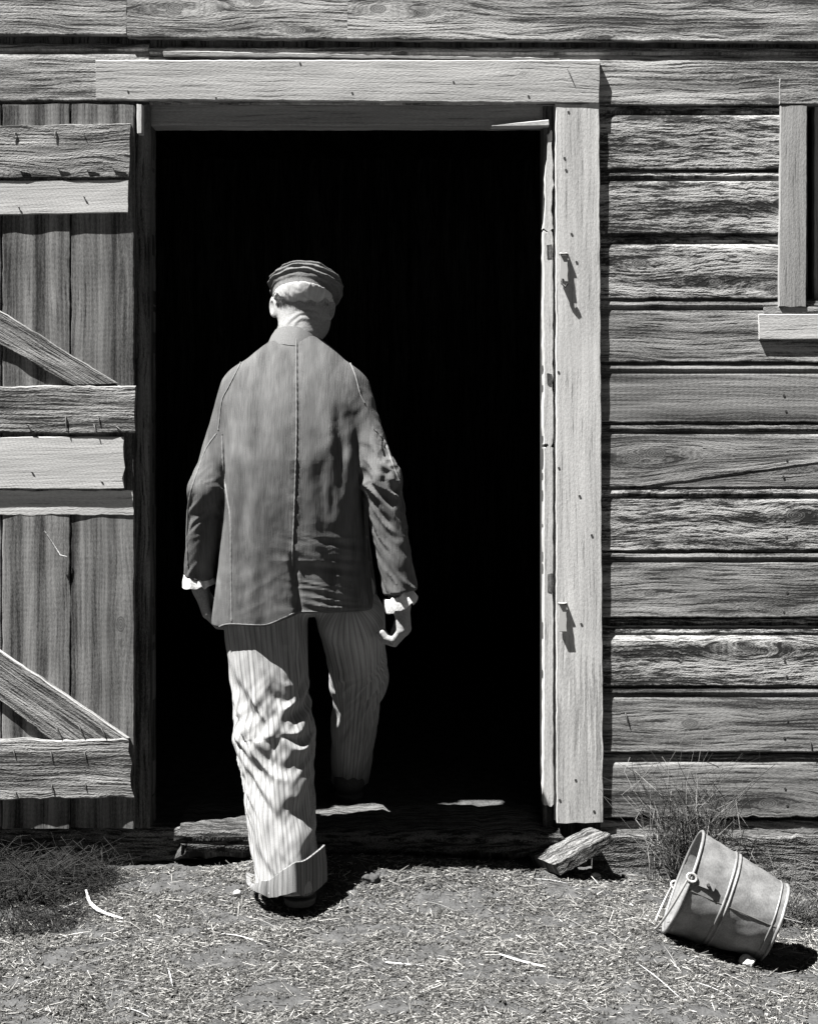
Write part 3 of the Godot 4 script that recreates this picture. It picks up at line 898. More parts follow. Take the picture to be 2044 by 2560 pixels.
func f_jacket(p: Vector3) -> float:
	var fi := clampf((p.y - tor_y0) / 0.01, 0.0, tor.size() - 1.001)
	var i := int(fi)
	var T: Vector4 = tor[i].lerp(tor[i + 1], fi - i)
	var qx := absf(p.x - T.x) / T.z
	var qz := absf(p.z - T.y) / T.w
	var h2 := qx * qx + qz * qz
	var r := 0.65 * sqrt(h2) + 0.35 * sqrt(sqrt(h2 * h2 - 2.0 * qx * qx * qz * qz))
	var d := (r - 1.0) * minf(T.z, T.w)
	if absf(d) < 0.06 and p.z > T.y - 0.02:
		var low := 1.0 - sm(1.05, 1.42, p.y)
		var x := p.x - T.x
		# hanging drapes
		d -= (0.006 + 0.008 * low) * nz.get_noise_3d(x * 760.0, p.y * 75.0 + x * 120.0, 7.0) * (0.3 + low)
		# pull lines from the armpits
		var aw := exp(-pow((absf(x + 0.01) - 0.15) / 0.045, 2.0)) * sm(1.02, 1.14, p.y) * (1.0 - sm(1.3, 1.4, p.y))
		d += aw * 0.012 * (0.5 + nz.get_noise_3d(x * 1500.0, p.y * 260.0, 40.0))
		for sgn in [-1.0, 1.0]:
			var ax: float = x * sgn - 0.185
			var ay := p.y - 1.30
			var rr := sqrt(ax * ax + ay * ay)
			if rr > 0.42 or ay > 0.0: continue
			var th := atan2(-ax, -ay + 0.02)
			d -= 0.006 * sin(th * 6.0 + 1.3 * sgn + 1.6 * nz.get_noise_3d(x * 300.0, p.y * 300.0, 11.0)) * exp(-rr / 0.15) * sm(0.03, 0.10, rr) * sm(0.1, 0.7, -ay / (rr + 0.001))
		# cross wrinkles over the right hip
		var wr := exp(-pow((x - 0.095) / 0.085, 2.0)) * (1.0 - sm(0.98, 1.08, p.y)) * sm(0.76, 0.8, p.y)
		var wl := exp(-pow((x + 0.09) / 0.07, 2.0)) * (1.0 - sm(0.88, 1.0, p.y)) * 0.6
		var cr := absf(nz.get_noise_3d(x * 260.0, p.y * 1900.0 + x * 300.0, 3.0))
		d += wr * 0.011 * (cr - 0.12)
		d += wl * 0.003 * (absf(nz.get_noise_3d(x * 240.0, p.y * 1500.0 - x * 700.0, 60.0)) - 0.12)
		# crossing wrinkles, small
		d -= 0.0011 * nz.get_noise_3d(p.x * 2400.0, p.y * 1500.0, 20.0)
		# puckers along the back seam
		d += 0.0022 * nz.get_noise_3d(0.0, p.y * 3200.0, 5.0) * exp(-pow((p.x + 0.310) / 0.011, 2.0))
		# vent below the back seam
		var vx := lerpf(-0.304, -0.318, sm(0.80, 0.97, p.y))
		d += 0.012 * exp(-pow((p.x - vx) / 0.009, 2.0)) * (1.0 - sm(0.93, 0.98, p.y))
		d += 0.010 * sm(vx - 0.004, vx + 0.004, p.x) * (1.0 - sm(vx + 0.02, vx + 0.12, p.x)) * (1.0 - sm(0.88, 0.98, p.y))
	d = maxf(d, p.y - px(0, 828, 0.06).y)
	d = maxf(d, hem_y(p.x) - p.y)
	var k := lerpf(0.006, 0.04, sm(1.27, 1.40, p.y))
	if p.x < -0.29: d = smin(d, arm(p, LS, LE, LW, Vector3(0.068, 0.053, 0.043), 0.0035, 1.0), k)
	if p.x > -0.27: d = smin(d, arm(p, RS, RE, RW, Vector3(0.069, 0.052, 0.047), 0.0095, 4.0), k)
	return d

func leg(p: Vector3, H: Vector3, K: Vector3, A: Vector3, r: Vector3, fold: float, sd: float) -> float:
	var ab := K - H
	var t1 := clampf((p - H).dot(ab) / ab.length_squared(), 0.0, 1.0)
	var q1 := p - H - ab * t1
	var bc := A - K
	var t2 := clampf((p - K).dot(bc) / bc.length_squared(), 0.0, 1.2)
	var q := p - K - bc * t2
	var d := smin(q1.length() - lerpf(r.x, r.y, t1), q.length() - lerpf(r.y, r.z, t2), 0.04)
	if d < 0.05:
		var s := (t1 + t2) * 0.36
		var an := atan2(q.x, q.z)
		var knee := sm(0.14, 0.27, s) * (1.0 - 0.72 * sm(0.46, 0.62, s))
		var nn := nz.get_noise_3d(s * 800.0 - 130.0 * sin(an * 1.0 + sd), cos(an) * 42.0 + sd * 300.0, sin(an) * 42.0)
		var n2 := nz.get_noise_3d(s * 1300.0 + 140.0 * sin(an), cos(an) * 80.0, sin(an) * 80.0 + sd * 100.0)
		d += fold * (0.15 + knee) * (sqrt(nn * nn + 0.006) * 2.6 - 0.65 + 0.35 * n2)
		d -= 0.004 * nz.get_noise_3d(s * 220.0, an * 110.0, sd * 80.0 + 30.0)
	return d

func f_trousers(p: Vector3) -> float:
	var l := leg(p, LH, LK, LA, Vector3(0.119, 0.100, 0.087), 0.014, 1.0)
	l = maxf(l, px(0, 2212, 0.28).y - p.y)
	var r := leg(p, RH, RK, RA, Vector3(0.097, 0.080, 0.06), 0.008, 3.0)
	r = maxf(r, 0.172 - p.y)
	var d := smin(l, r, 0.015)
	d = smin(d, egg(p, px(765, 1420, 0.14), Vector3(0.175, 0.13, 0.125)), 0.03)
	return maxf(d, p.y - 0.98)

func uv_trousers(p: Vector3) -> Vector2:
	var left := p.x < px(785, 1700, 0.15).x
	var H := LH if left else RH
	var K := LK if left else RK
	var A := LA if left else RA
	var c: Vector3
	if p.y > K.y: c = H.lerp(K, clampf((H.y - p.y) / (H.y - K.y), -0.5, 1.0))
	else: c = K.lerp(A, clampf((K.y - p.y) / (K.y - A.y), 0.0, 1.4))
	return Vector2(atan2(p.x - c.x, p.z - c.z) / TAU * 5.0, p.y * 1.6)

func f_head(p: Vector3) -> float:
	var q := HBI * (p - HC)
	var d := egg(q, Vector3(0, 0.012, 0.012), Vector3(0.083, 0.086, 0.1))
	d = smin(d, egg(q, Vector3(0.008, -0.055, -0.030), Vector3(0.073, 0.074, 0.07)), 0.035)
	d = smin(d, egg(q, Vector3(0, -0.098, -0.078), Vector3(0.024, 0.02, 0.022)), 0.03)
	d = smin(d, cone(q, Vector3(0, 0.002, -0.094), Vector3(0, -0.036, -0.116), 0.008, 0.013), 0.016)
	d = smin(d, cone(q, Vector3(-0.04, 0.016, -0.078), Vector3(0.04, 0.016, -0.078), 0.012, 0.012), 0.02)
	for s in [-1.0, 1.0]:
		d = maxf(d, 0.0 - egg(q, Vector3(0.031 * s, -0.003, -0.098), Vector3(0.017, 0.011, 0.014)))
		d = minf(d, egg(q, Vector3(0.031 * s, -0.003, -0.082), Vector3(0.0125, 0.0115, 0.0125)))
		# ear: a tilted shell with its hollow
		var e := Basis(Vector3.UP, 0.55 * s) * Basis(Vector3.BACK, 0.16 * s) * (q - Vector3((0.083 if s < 0.0 else 0.080) * s, -0.044, 0.012))
		var ear := egg(e, Vector3(0.003 * s, 0.003 + 8.0 * e.z * e.z, 0.004), Vector3(0.0075, 0.037 - 0.25 * maxf(0.0, -e.y), 0.019))
		ear = maxf(ear, 0.0 - egg(e, Vector3(0.011 * s, 0.004, 0.004), Vector3(0.008, 0.021, 0.012)))
		d = smin(d, ear, 0.006)
	d = smin(d, egg(q, Vector3(0, -0.071, -0.094), Vector3(0.024, 0.006, 0.01)), 0.008)
	d = maxf(d, 0.0 - egg(q, Vector3(0, -0.0655, -0.108), Vector3(0.022, 0.0018, 0.012)))
	var neck := cone(p, NB, HC + HB * Vector3(0, -0.045, 0.022), 0.066, 0.060)
	# two creases across the nape
	neck += 0.0009 * sin((p.y + 0.35 * absf(p.x - NB.x - 0.01)) * 170.0 + 8.0 * nz.get_noise_3d(p.x * 800.0, p.y * 800.0, 0.0)) * sm(0.02, 0.09, p.z - NB.z + 0.03)
	return smin(d, neck, 0.022)

func f_hair(p: Vector3) -> float:
	var q := HBI * (p - HC)
	var d := egg(q, Vector3(0, 0.012, 0.012), Vector3(0.083, 0.086, 0.1)) - 0.0078
	d -= 0.0016 * nz.get_noise_3d(q.x * 6200.0 + q.y * 2200.0, q.y * 2300.0, q.z * 6200.0)
	var edge := -0.050 + 0.009 * nz.get_noise_3d(q.x * 2600.0, 0.0, q.z * 2600.0) + 0.03 * sm(0.03, 0.075, absf(q.x))
	d = maxf(d, edge - q.y)
	d = maxf(d, q.y + 0.004)
	return maxf(d, -0.012 - q.z)

func uv_hair(p: Vector3) -> Vector2:
	var q := HBI * (p - HC)
	return Vector2(atan2(q.x, q.z) * 0.75, q.y * 2.2)

# short hairs standing off the clipped edge and the crown
func hair_strands() -> Array:
	var r := RandomNumberGenerator.new()
	r.seed = 77
	var v := PackedVector3Array()
	var n := PackedVector3Array()
	var u := PackedVector2Array()
	var ix := PackedInt32Array()
	for i in 2600:
		var an := r.randf_range(-1.75, 1.75)
		var y := r.randf_range(-0.055, -0.022) if r.randf() < 0.5 else r.randf_range(-0.066, -0.04)
		if absf(an) > 1.2: y = maxf(y, -0.03)
		var k := sqrt(maxf(0.0, 1.0 - pow((y - 0.012) / 0.086, 2.0)))
		var q := Vector3(sin(an) * 0.083 * k, y, 0.012 + cos(an) * 0.1 * k)
		var nn := Vector3(q.x / 0.0069, (q.y - 0.012) / 0.0074, (q.z - 0.012) / 0.01).normalized()
		var dn := (Vector3.DOWN + Vector3(r.randfn() * 0.25, 0, r.randfn() * 0.2) + nn * r.randf_range(0.15, 0.5)).normalized()
		var sd := nn.cross(dn).normalized()
		var l := r.randf_range(0.006, 0.013)
		var a := q + nn * 0.0035
		var b := v.size()
		var w := 0.0007
		for p in [a - sd * w, a + sd * w, a + dn * l]:
			v.append(HC + HB * p); n.append(HB * nn); u.append(Vector2(r.randf(), r.randf()))
		ix.append_array([b, b + 1, b + 2])
	return [v, n, u, ix]

func f_cap(p: Vector3) -> float:
	var q := HBI * (p - HC)
	var e := Vector2(q.x / 0.0895, (q.z - 0.009) / 0.1035)
	var band := maxf((e.length() - 1.0) * 0.0865, absf(q.y - 0.0085) - 0.022)
	var pl := 0.0023 * sin(q.y * 330.0 + 3.5 * nz.get_noise_3d(q.x * 500.0, 0, q.z * 500.0) + 0.9 * atan2(q.x, q.z)) * sm(0.02, 0.034, q.y)
	var c := q - Vector3(0.004, 0.037, -0.006)
	var crown := (Vector3(c.x / 0.108, c.y / 0.060, c.z / 0.124).length() - 1.0) * 0.055 + pl
	crown -= 0.003 * nz.get_noise_3d(q.x * 1500.0, q.y * 3000.0, q.z * 1500.0)
	crown = maxf(crown, 0.018 - q.y)
	var vis := maxf(egg(q, Vector3(0, 0.006, -0.105), Vector3(0.072, 0.03, 0.062)), absf(q.y - 0.012 - 0.25 * (q.z + 0.11)) - 0.0035)
	return minf(smin(band, crown, 0.008), vis)

# hand as bones: wrist, direction of the fingers, side of the thumb, way the palm faces
func hand_bones(w: Vector3, d: Vector3, s: Vector3, n: Vector3, curl: Array) -> Array:
	d = d.normalized()
	s = (s - d * s.dot(d)).normalized()
	n = (n - d * n.dot(d) - s * n.dot(s)).normalized()
	var out := [[w - d * 0.03, w + d * 0.012, 0.026, 0.024, 0]]
	var lens := [[0.044, 0.026, 0.021], [0.048, 0.030, 0.023], [0.045, 0.028, 0.022], [0.035, 0.021, 0.019]]
	for i in 4:
		var k: Vector3 = w + d * (0.089 - 0.004 * absf(i - 1.0)) + s * (0.029 - 0.0205 * i) - n * 0.004
		out.append([w + d * 0.015 + s * (0.014 - 0.010 * i), k, 0.0175, 0.0128, 0])
		var an := 0.0
		for j in 3:
			an += curl[j]
			var q: Vector3 = k + (d * cos(an) + n * sin(an)) * lens[i][j]
			out.append([k, q, [0.0106, 0.0098, 0.0090][j], [0.0098, 0.0090, 0.0080][j], 1 + i])
			k = q
	var a: Vector3 = w + d * 0.022 + s * 0.020 + n * 0.006
	var b: Vector3 = w + d * 0.052 + s * 0.043 + n * 0.018
	var c: Vector3 = b + d * 0.030 + s * 0.004 + n * 0.014
	out.append([a, b, 0.017, 0.012, 5]); out.append([b, c, 0.0108, 0.0095, 5]); out.append([c, c + d * 0.022 - s * 0.006 + n * 0.010, 0.0095, 0.0078, 5])
	return out

func f_bones(p: Vector3, bones: Array) -> float:
	var palm := 1.0
	var d := 1.0
	for b in bones:
		var c := cone(p, b[0], b[1], b[2], b[3])
		if b[4] == 0: palm = smin(palm, c, 0.014)
		else: d = minf(d, c)
	return smin(palm, d, 0.005)

func f_under(p: Vector3) -> float:
	var c := px(745, 930, 0.09)
	var b := px(750, 1390, 0.17)
	var d := cone(p, c, b, 0.085, 0.10)
	d = smin(d, cone(p, LS, RS, 0.05, 0.05), 0.05)
	d = smin(d, cone(p, c, NB + Vector3(0, 0.03, 0), 0.06, 0.058), 0.03)
	for q in [[LS, LE, LW, 0.048, 0.036, 0.027], [RS, RE, RW, 0.048, 0.036, 0.027], [LH, LK, LA, 0.075, 0.052, 0.04], [RH, RK, RA, 0.075, 0.05, 0.038]]:
		d = smin(d, cone(p, q[0], q[1], q[3], q[4]), 0.02)
		d = smin(d, cone(p, q[1], q[2], q[4], q[5]), 0.02)
	d = smin(d, cone(p, LH + Vector3(0, 0.08, 0), RH + Vector3(0, 0.08, 0), 0.07, 0.07), 0.02)
	return d

func f_shoe(p: Vector3, at: Vector3, yaw: float) -> float:
	var q := Basis(Vector3.UP, -yaw) * (p - at)      # heel at the origin, toe along -z
	var d := cone(q, Vector3(0, 0.062, -0.045), Vector3(0, 0.034, -0.20), 0.043, 0.034)
	d = smin(d, egg(q, Vector3(0.004, 0.034, -0.215), Vector3(0.05, 0.034, 0.062)), 0.03)
	d = smin(d, cone(q, Vector3(0, 0.055, -0.055), Vector3(0, 0.11, -0.085), 0.04, 0.036), 0.03)
	d = maxf(d, 0.020 - q.y)
	var out := egg(Vector3(q.x, 0, q.z), Vector3(0.002, 0, -0.20), Vector3(0.054, 0.054, 0.09))
	out = smin(out, egg(Vector3(q.x, 0, q.z), Vector3(0, 0, -0.045), Vector3(0.044, 0.044, 0.05)), 0.03)
	out = smin(out, cone(Vector3(q.x, 0, q.z), Vector3(0, 0, -0.06), Vector3(0, 0, -0.18), 0.034, 0.04), 0.02)
	var sole := maxf(out, absf(q.y - 0.016) - 0.006)
	var heel := maxf(egg(Vector3(q.x, 0, q.z), Vector3(0, 0, -0.045), Vector3(0.042, 0.042, 0.048)), absf(q.y - 0.011) - 0.011)
	return minf(d, minf(sole, heel))

# cloth ring: ellipse round an axis, with top and bottom edges that may slope
func ring(c: Vector3, bas: Basis, r0: Vector2, r1: Vector2, bot: Vector3, top: Vector3, thick: float, wave := 0.0, sd := 0.0) -> ArrayMesh:
	var n := 64
	var mb := MB.new()
	var pr := []
	for i in n:
		var an := TAU * i / n
		var ca := cos(an)
		var sa := sin(an)
		var wv := wave * nz.get_noise_2d(ca * 120.0 + sd * 50.0, sa * 120.0)
		var yb := bot.x + bot.y * ca + bot.z * sa + wv
		var yt := top.x + top.y * ca + top.z * sa + wv * 0.7
		var col := []
		var ro := r0 + Vector2.ONE * (wv * 1.2)
		var rt := r1 + Vector2.ONE * (wv * 0.8)
		col.append(c + bas * Vector3(ca * (ro.x - thick), yb, sa * (ro.y - thick)))
		col.append(c + bas * Vector3(ca * ro.x, yb + 0.001, sa * ro.y))
		var rm := (ro + rt) * 0.5 + Vector2.ONE * 0.002
		col.append(c + bas * Vector3(ca * rm.x, (yb + yt) * 0.5, sa * rm.y))
		col.append(c + bas * Vector3(ca * rt.x, yt - 0.001, sa * rt.y))
		col.append(c + bas * Vector3(ca * (rt.x - thick), yt, sa * (rt.y - thick)))
		pr.append(col)
	for i in n:
		var a: Array = pr[i]
		var b: Array = pr[(i + 1) % n]
		for j in 5:
			var k := (j + 1) % 5
			var ua := Vector2(i * 5.0 / n, j * 0.06)
			var ub := Vector2((i + 1) * 5.0 / n, j * 0.06)
			mb.quad(a[j], b[j], b[k], a[k], ua, ub, ub + Vector2(0, 0.06), ua + Vector2(0, 0.06), [0, 1, 1, 2, 3][j])
	return mb.done()

# stitched seam laid on the jacket: photo points, dropped on the cloth along the line of sight
func seam(list: Array, width: float, flat := 1.6) -> MB:
	var pts := PackedVector3Array()
	var rad := PackedFloat32Array()
	var eye := Vector3(0, CAM_Y, CAM_Z)
	for i in list.size() - 1:
		var q0: Array = list[maxi(i - 1, 0)]
		var q3: Array = list[mini(i + 2, list.size() - 1)]
		var n := int(Vector2(list[i + 1][0] - list[i][0], list[i + 1][1] - list[i][1]).length() / 5.0) + 1
		for k in n:
			var t := float(k) / n
			var a := px(cubic_interpolate(list[i][0], list[i + 1][0], q0[0], q3[0], t), cubic_interpolate(list[i][1], list[i + 1][1], q0[1], q3[1], t), 0.5)
			var dir := (a - eye).normalized()
			var p := a
			for s in 60:
				var d := f_jacket(p)
				if d < 0.0006: break
				p += dir * d * 0.7
			if f_jacket(p) < 0.004:
				pts.append(p + dir * 0.0012)
				rad.append(width * (1.0 + 0.16 * sin(pts.size() * 2.1)))
	return tube(pts, rad, 6, null, flat)

func build_person() -> void:
	torso_setup()
	LS = px(611, 978, 0.10); LE = px(523, 1225, 0.165); LW = px(497, 1440, 0.09)
	RS = px(866, 984, 0.10); RE = px(953, 1205, 0.205); RW = px(1001, 1482, 0.225)
	LH = px(663, 1560, 0.14); LK = px(687, 1850, 0.195); LA = px(716, 2200, 0.30)
	RH = px(877, 1545, 0.12); RK = px(897, 1690, -0.13); RA = px(876, 1935, -0.42)
	HC = px(759, 748, 0.03)
	HB = Basis.from_euler(Vector3(deg_to_rad(-22), deg_to_rad(2), deg_to_rad(-3)))
	HBI = HB.transposed()
	NB = px(744, 880, 0.085)
	var heel := Vector3(px(744, 2290, 0.37).x, soil_height(-0.29, 0.3) - 0.004, 0.366)
	var base := Vector3(-0.3, 0.0, 0.2)
	var man := thing("person", "man seen from behind in cap, denim jacket and striped trousers stepping into the doorway", "person", base)
	var off := -base
	# body
	var head := nets(px(640, 900, -0.14), px(880, 640, 0.2) + Vector3(0, 0, 0), 0.0034, f_head, 1.5)
	var hr := hand_bones(px(1003, 1500, 0.222), Vector3(0.05, -1.0, -0.04), Vector3(0.25, 0.0, -1.0), Vector3(-0.9, 0.0, -0.45), [0.75, 1.1, 0.7])
	var hl := hand_bones(px(499, 1462, 0.075), Vector3(0.28, -1.0, -0.1), Vector3(-0.2, 0.0, -1.0), Vector3(1.0, 0.0, -0.3), [0.45, 0.7, 0.5])
	var rw := px(1003, 1500, 0.222)
	var lw := px(499, 1462, 0.075)
	var hand_r := nets(rw + Vector3(-0.1, -0.17, -0.1), rw + Vector3(0.07, 0.05, 0.07), 0.0032, f_bones.bind(hr), 1.4)
	var hand_l := nets(lw + Vector3(-0.07, -0.18, -0.11), lw + Vector3(0.12, 0.05, 0.07), 0.0032, f_bones.bind(hl), 1.4)
	var under := nets(Vector3(-0.72, 0.08, -0.52), Vector3(0.12, 1.62, 0.4), 0.014, f_under, 1.5)
	part(man, "body", joined([under, head, hand_r, hand_l]), M.skin, off)
	part(man, "hair", joined([nets(HC - Vector3(0.14, 0.14, 0.14), HC + Vector3(0.14, 0.14, 0.15), 0.0036, f_hair, 1.5, uv_hair), hair_strands()]), M.hair, off)
	var cap := part(man, "cap", joined([nets(HC - Vector3(0.14, 0.12, 0.21), HC + Vector3(0.17, 0.17, 0.16), 0.0034, f_cap, 1.7)]), M.cap, off)
	var bt := HC + HB * Vector3(0.064, 0.030, 0.090)
	part(cap, "cap_stud", tube(PackedVector3Array([bt - HB * Vector3(0, 0, 0.006), bt + HB * Vector3(0.002, 0, 0.004)]), PackedFloat32Array([0.004, 0.003]), 7).done(), M.wire)
	# jacket
	var jk := part(man, "jacket", joined([nets(Vector3(-0.72, 0.70, -0.1), Vector3(0.12, 1.63, 0.42), 0.0054, f_jacket, 1.6)]), M.denim, off)
	var seams := [[[741, 842], [741, 960], [741, 1090], [738, 1200], [735, 1291], [732, 1360], [731, 1418]],
		[[607, 897], [590, 932], [572, 968], [556, 1000], [549, 1050], [546, 1078]],
		[[542, 1084], [516, 1122], [494, 1180], [478, 1230], [469, 1290], [468, 1350], [471, 1420]],
		[[556, 1086], [558, 1165], [568, 1240], [577, 1302], [578, 1403], [579, 1480], [580, 1556]],
		[[873, 903], [888, 940], [900, 985], [912, 1010]],
		[[934, 1072], [962, 1106], [981, 1161], [1000, 1210]]]
	for q in seams:
		var mb := seam(q, 0.0022, 2.5 if q[0][0] == 741 else 1.7)
		part(jk, "seam", mb.done(), M.seam)
	part(jk, "collar", ring(px(744, 848, 0.068), Basis.from_euler(Vector3(-0.30, 0, -0.16)), Vector2(0.080, 0.094), Vector2(0.068, 0.077), Vector3(-0.026, 0, -0.030), Vector3(0.010, 0, 0), 0.006, 0.002, 1.0), M.collar)
	part(jk, "hem", seam([[548, 1567], [575, 1560], [660, 1562], [705, 1546], [740, 1530]], 0.0015).done(), M.collar)
	part(jk, "hem", seam([[752, 1529], [820, 1529], [900, 1529]], 0.0015).done(), M.collar)
	var shirt := part(man, "shirt_collar", ring(px(746, 834, 0.063), Basis.from_euler(Vector3(-0.30, 0, -0.16)), Vector2(0.062, 0.070), Vector2(0.061, 0.0675), Vector3(-0.02, 0, 0), Vector3(0.012, 0, 0), 0.004, 0.002, 5.0), M.seam, off)
	var db := Basis.from_euler(Vector3(0.12, 0, 0.12))
	part(man, "shirt_cuff", ring(px(997, 1500, 0.223), Basis.from_euler(Vector3(0.1, 0.0, 0.42)), Vector2(0.046, 0.044), Vector2(0.037, 0.038), Vector3(-0.022, 0, 0), Vector3(0.016, 0, 0), 0.004, 0.012, 2.0), M.shirt, off)
	part(man, "shirt_cuff", ring(px(494, 1448, 0.088), Basis.from_euler(Vector3(0.1, 0.0, 0.2)), Vector2(0.047, 0.044), Vector2(0.036, 0.038), Vector3(-0.02, -0.004, 0), Vector3(0.014, -0.006, 0), 0.004, 0.012, 3.0), M.shirt, off)
	# trousers and shoes
	var tr := part(man, "trousers", joined([nets(Vector3(-0.62, 0.04, -0.54), Vector3(0.08, 1.0, 0.42), 0.0055, f_trousers, 1.4, uv_trousers)]), M.stripe, off)
	part(tr, "turned_up_cuff", ring(Vector3(px(718, 2200, 0.30).x, 0.060, 0.30), Basis.IDENTITY, Vector2(0.1, 0.102), Vector2(0.0965, 0.096), Vector3(0.006, 0.002, -0.006), Vector3(0.057, 0.050, 0.012), 0.0045, 0.024, 7.0), M.cuff_cloth)
	part(man, "shoe", joined([nets(heel + Vector3(-0.1, -0.01, -0.32), heel + Vector3(0.1, 0.2, 0.04), 0.005, f_shoe.bind(heel, -0.06), 2.0)]), M.leather, off)
	var toe := Vector3(RA.x, 0.131, RA.z + 0.085)
	part(man, "shoe", joined([nets(toe + Vector3(-0.1, -0.01, -0.32), toe + Vector3(0.1, 0.2, 0.04), 0.005, f_shoe.bind(toe, 0.05), 2.0)]), M.leather, off)

# ---------------------------------------------------------------- pail
func build_pail() -> void:
	var at := Vector3(0.923, 0.061, 0.616)
	var ax := Vector3(-0.9135, 0.3758, -0.1556).normalized()
	var s := ax.cross(Vector3.UP).normalized()      # local x: away from the wall or to it
	var bas := Basis(s, ax, s.cross(ax)).orthonormalized()
	var pail := thing("pail", "dented galvanized pail tipped on its side in front of the weeds", "pail", at)
	pail.basis = bas
	var lathe := func(prof: Array, n: int, dent: float) -> ArrayMesh:
		var mb := MB.new()
		var rows := []
		for q in prof:
			var row := []
			for i in n:
				var an := TAU * i / n
				var d := dent * (nz.get_noise_3d(cos(an) * 90.0, q[1] * 700.0, sin(an) * 90.0) + 0.5 * nz.get_noise_3d(cos(an) * 260.0, q[1] * 2200.0, sin(an) * 260.0 + 90.0))
				row.append(Vector3(cos(an) * (q[0] + d), q[1], sin(an) * (q[0] + d)))
			rows.append(row)
		for j in prof.size() - 1:
			for i in n:
				var k := (i + 1) % n
				var u := Vector2(float(i) / n, float(j) / prof.size())
				mb.quad(rows[j][i], rows[j][k], rows[j + 1][k], rows[j + 1][i], u, u, u, u, prof[j][2] if prof[j].size() > 2 else 1)
		return mb.done(false)
	var wall := func(y: float) -> float: return lerpf(0.098, 0.135, y / 0.245)
	var outer := []
	for i in 26: outer.append([wall.call(i * 0.245 / 25.0), i * 0.245 / 25.0, 1])
	var inner := []
	for i in 12: inner.append([wall.call(0.245 - i * 0.235 / 11.0) - 0.0022, 0.245 - i * 0.235 / 11.0, 2])
	inner.append([0.0, 0.010, 3])
	outer.append_array(inner)
	outer.insert(0, [0.0, 0.006, 4])
	outer.insert(1, [0.094, 0.006, 5])
	part(pail, "pail_wall", lathe.call(outer, 96, 0.004), M.zinc)
	var hoop := func(y: float, r: float, off: float) -> ArrayMesh:
		var prof := []
		for i in 9: prof.append([wall.call(y) + off + r * cos(TAU * i / 8.0), y + r * sin(TAU * i / 8.0), 1])
		return lathe.call(prof, 96, 0.004)
	part(pail, "rim", hoop.call(0.245, 0.0042, 0.001), M.zinc)
	part(pail, "rib", hoop.call(0.150, 0.0034, 0.0), M.zinc)
	part(pail, "rib", hoop.call(0.139, 0.0034, 0.0), M.zinc)
	part(pail, "foot_band", hoop.call(0.004, 0.0045, 0.0), M.zinc)
	part(pail, "foot_band", hoop.call(0.022, 0.0025, 0.0), M.zinc)
	# near side of the pail: find the direction that faces the eye
	var eye := (bas.transposed() * (Vector3(0, CAM_Y, CAM_Z) - at)).normalized()
	var an0 := atan2(eye.z, eye.x)
	# side seam
	var sp := PackedVector3Array()
	var sr := PackedFloat32Array()
	for i in 14:
		var y := 0.008 + i * 0.232 / 13.0
		var an := an0 + 0.10
		sp.append(Vector3(cos(an), 0, sin(an)) * (wall.call(y) + 0.0006) + Vector3(0, y, 0))
		sr.append(0.0016)
	part(pail, "side_seam", tube(sp, sr, 5).done(), M.zinc_dark)
	var side := 1.0
	var up_local := bas.transposed() * Vector3.UP
	var tdir := Vector3(-sin(an0), 0, cos(an0))
	if tdir.dot(up_local) < 0.0: side = -1.0
	var ears := []
	for k in 2:
		var an := an0 + 0.12 * side + PI * k
		var rd := Vector3(cos(an), 0, sin(an))
		var tg := Vector3(-sin(an), 0, cos(an))
		var e := sub(pail, "ear")
		var c: Vector3 = rd * (wall.call(0.225) + 0.005) + Vector3(0, 0.232, 0)
		var lp := PackedVector3Array()
		var lr := PackedFloat32Array()
		for i in 13:
			var q := TAU * i / 12.0
			lp.append(c + rd * 0.004 + Vector3(0, 0.013, 0) + tg * cos(q) * 0.010 + Vector3(0, sin(q) * 0.012, 0))
			lr.append(0.0034)
		part(e, "loop", tube(lp, lr, 6).done(), M.wire)
		var pb := MB.new()
		var pc := []
		for i in 8: pc.append(c - rd * 0.006 + tg * (0.011 if i & 1 else -0.011) * (1.0 if i & 2 else 0.75) + Vector3(0, 0.004 if i & 2 else -0.048, 0) + rd * (0.006 if i & 4 else 0.0))
		for f in [[0, 1, 3, 2], [4, 6, 7, 5], [0, 4, 5, 1], [2, 3, 7, 6], [0, 2, 6, 4], [1, 5, 7, 3]]:
			pb.quad(pc[f[0]], pc[f[1]], pc[f[2]], pc[f[3]], Vector2.ZERO, Vector2.RIGHT, Vector2.ONE, Vector2.DOWN, f[0] * 8 + f[1] * 64 + f[3])
		part(e, "plate", pb.done(), M.zinc)
		part(e, "rivet", tube(PackedVector3Array([c - Vector3(0, 0.03, 0) - rd * 0.004, c - Vector3(0, 0.03, 0) + rd * 0.008]), PackedFloat32Array([0.005, 0.004]), 7).done(), M.iron)
		ears.append(c + rd * 0.004 + Vector3(0, 0.016, 0))
	# bail: lies against the low side of the rim
	var down := -up_local
	down.y = 0.0
	down = down.normalized()
	var bp := PackedVector3Array()
	var br := PackedFloat32Array()
	for i in 31:
		var t := float(i) / 30.0
		var an := PI * t
		var mid: Vector3 = (ears[0] + ears[1]) * 0.5
		var ex: Vector3 = ears[0] - mid
		bp.append(mid + ex * cos(an) + down * 0.143 * sin(an) + Vector3(0, 0.012 * sin(an) + 0.004, 0))
		br.append(0.0031)
	part(pail, "bail", tube(bp, br, 6).done(), M.wire)

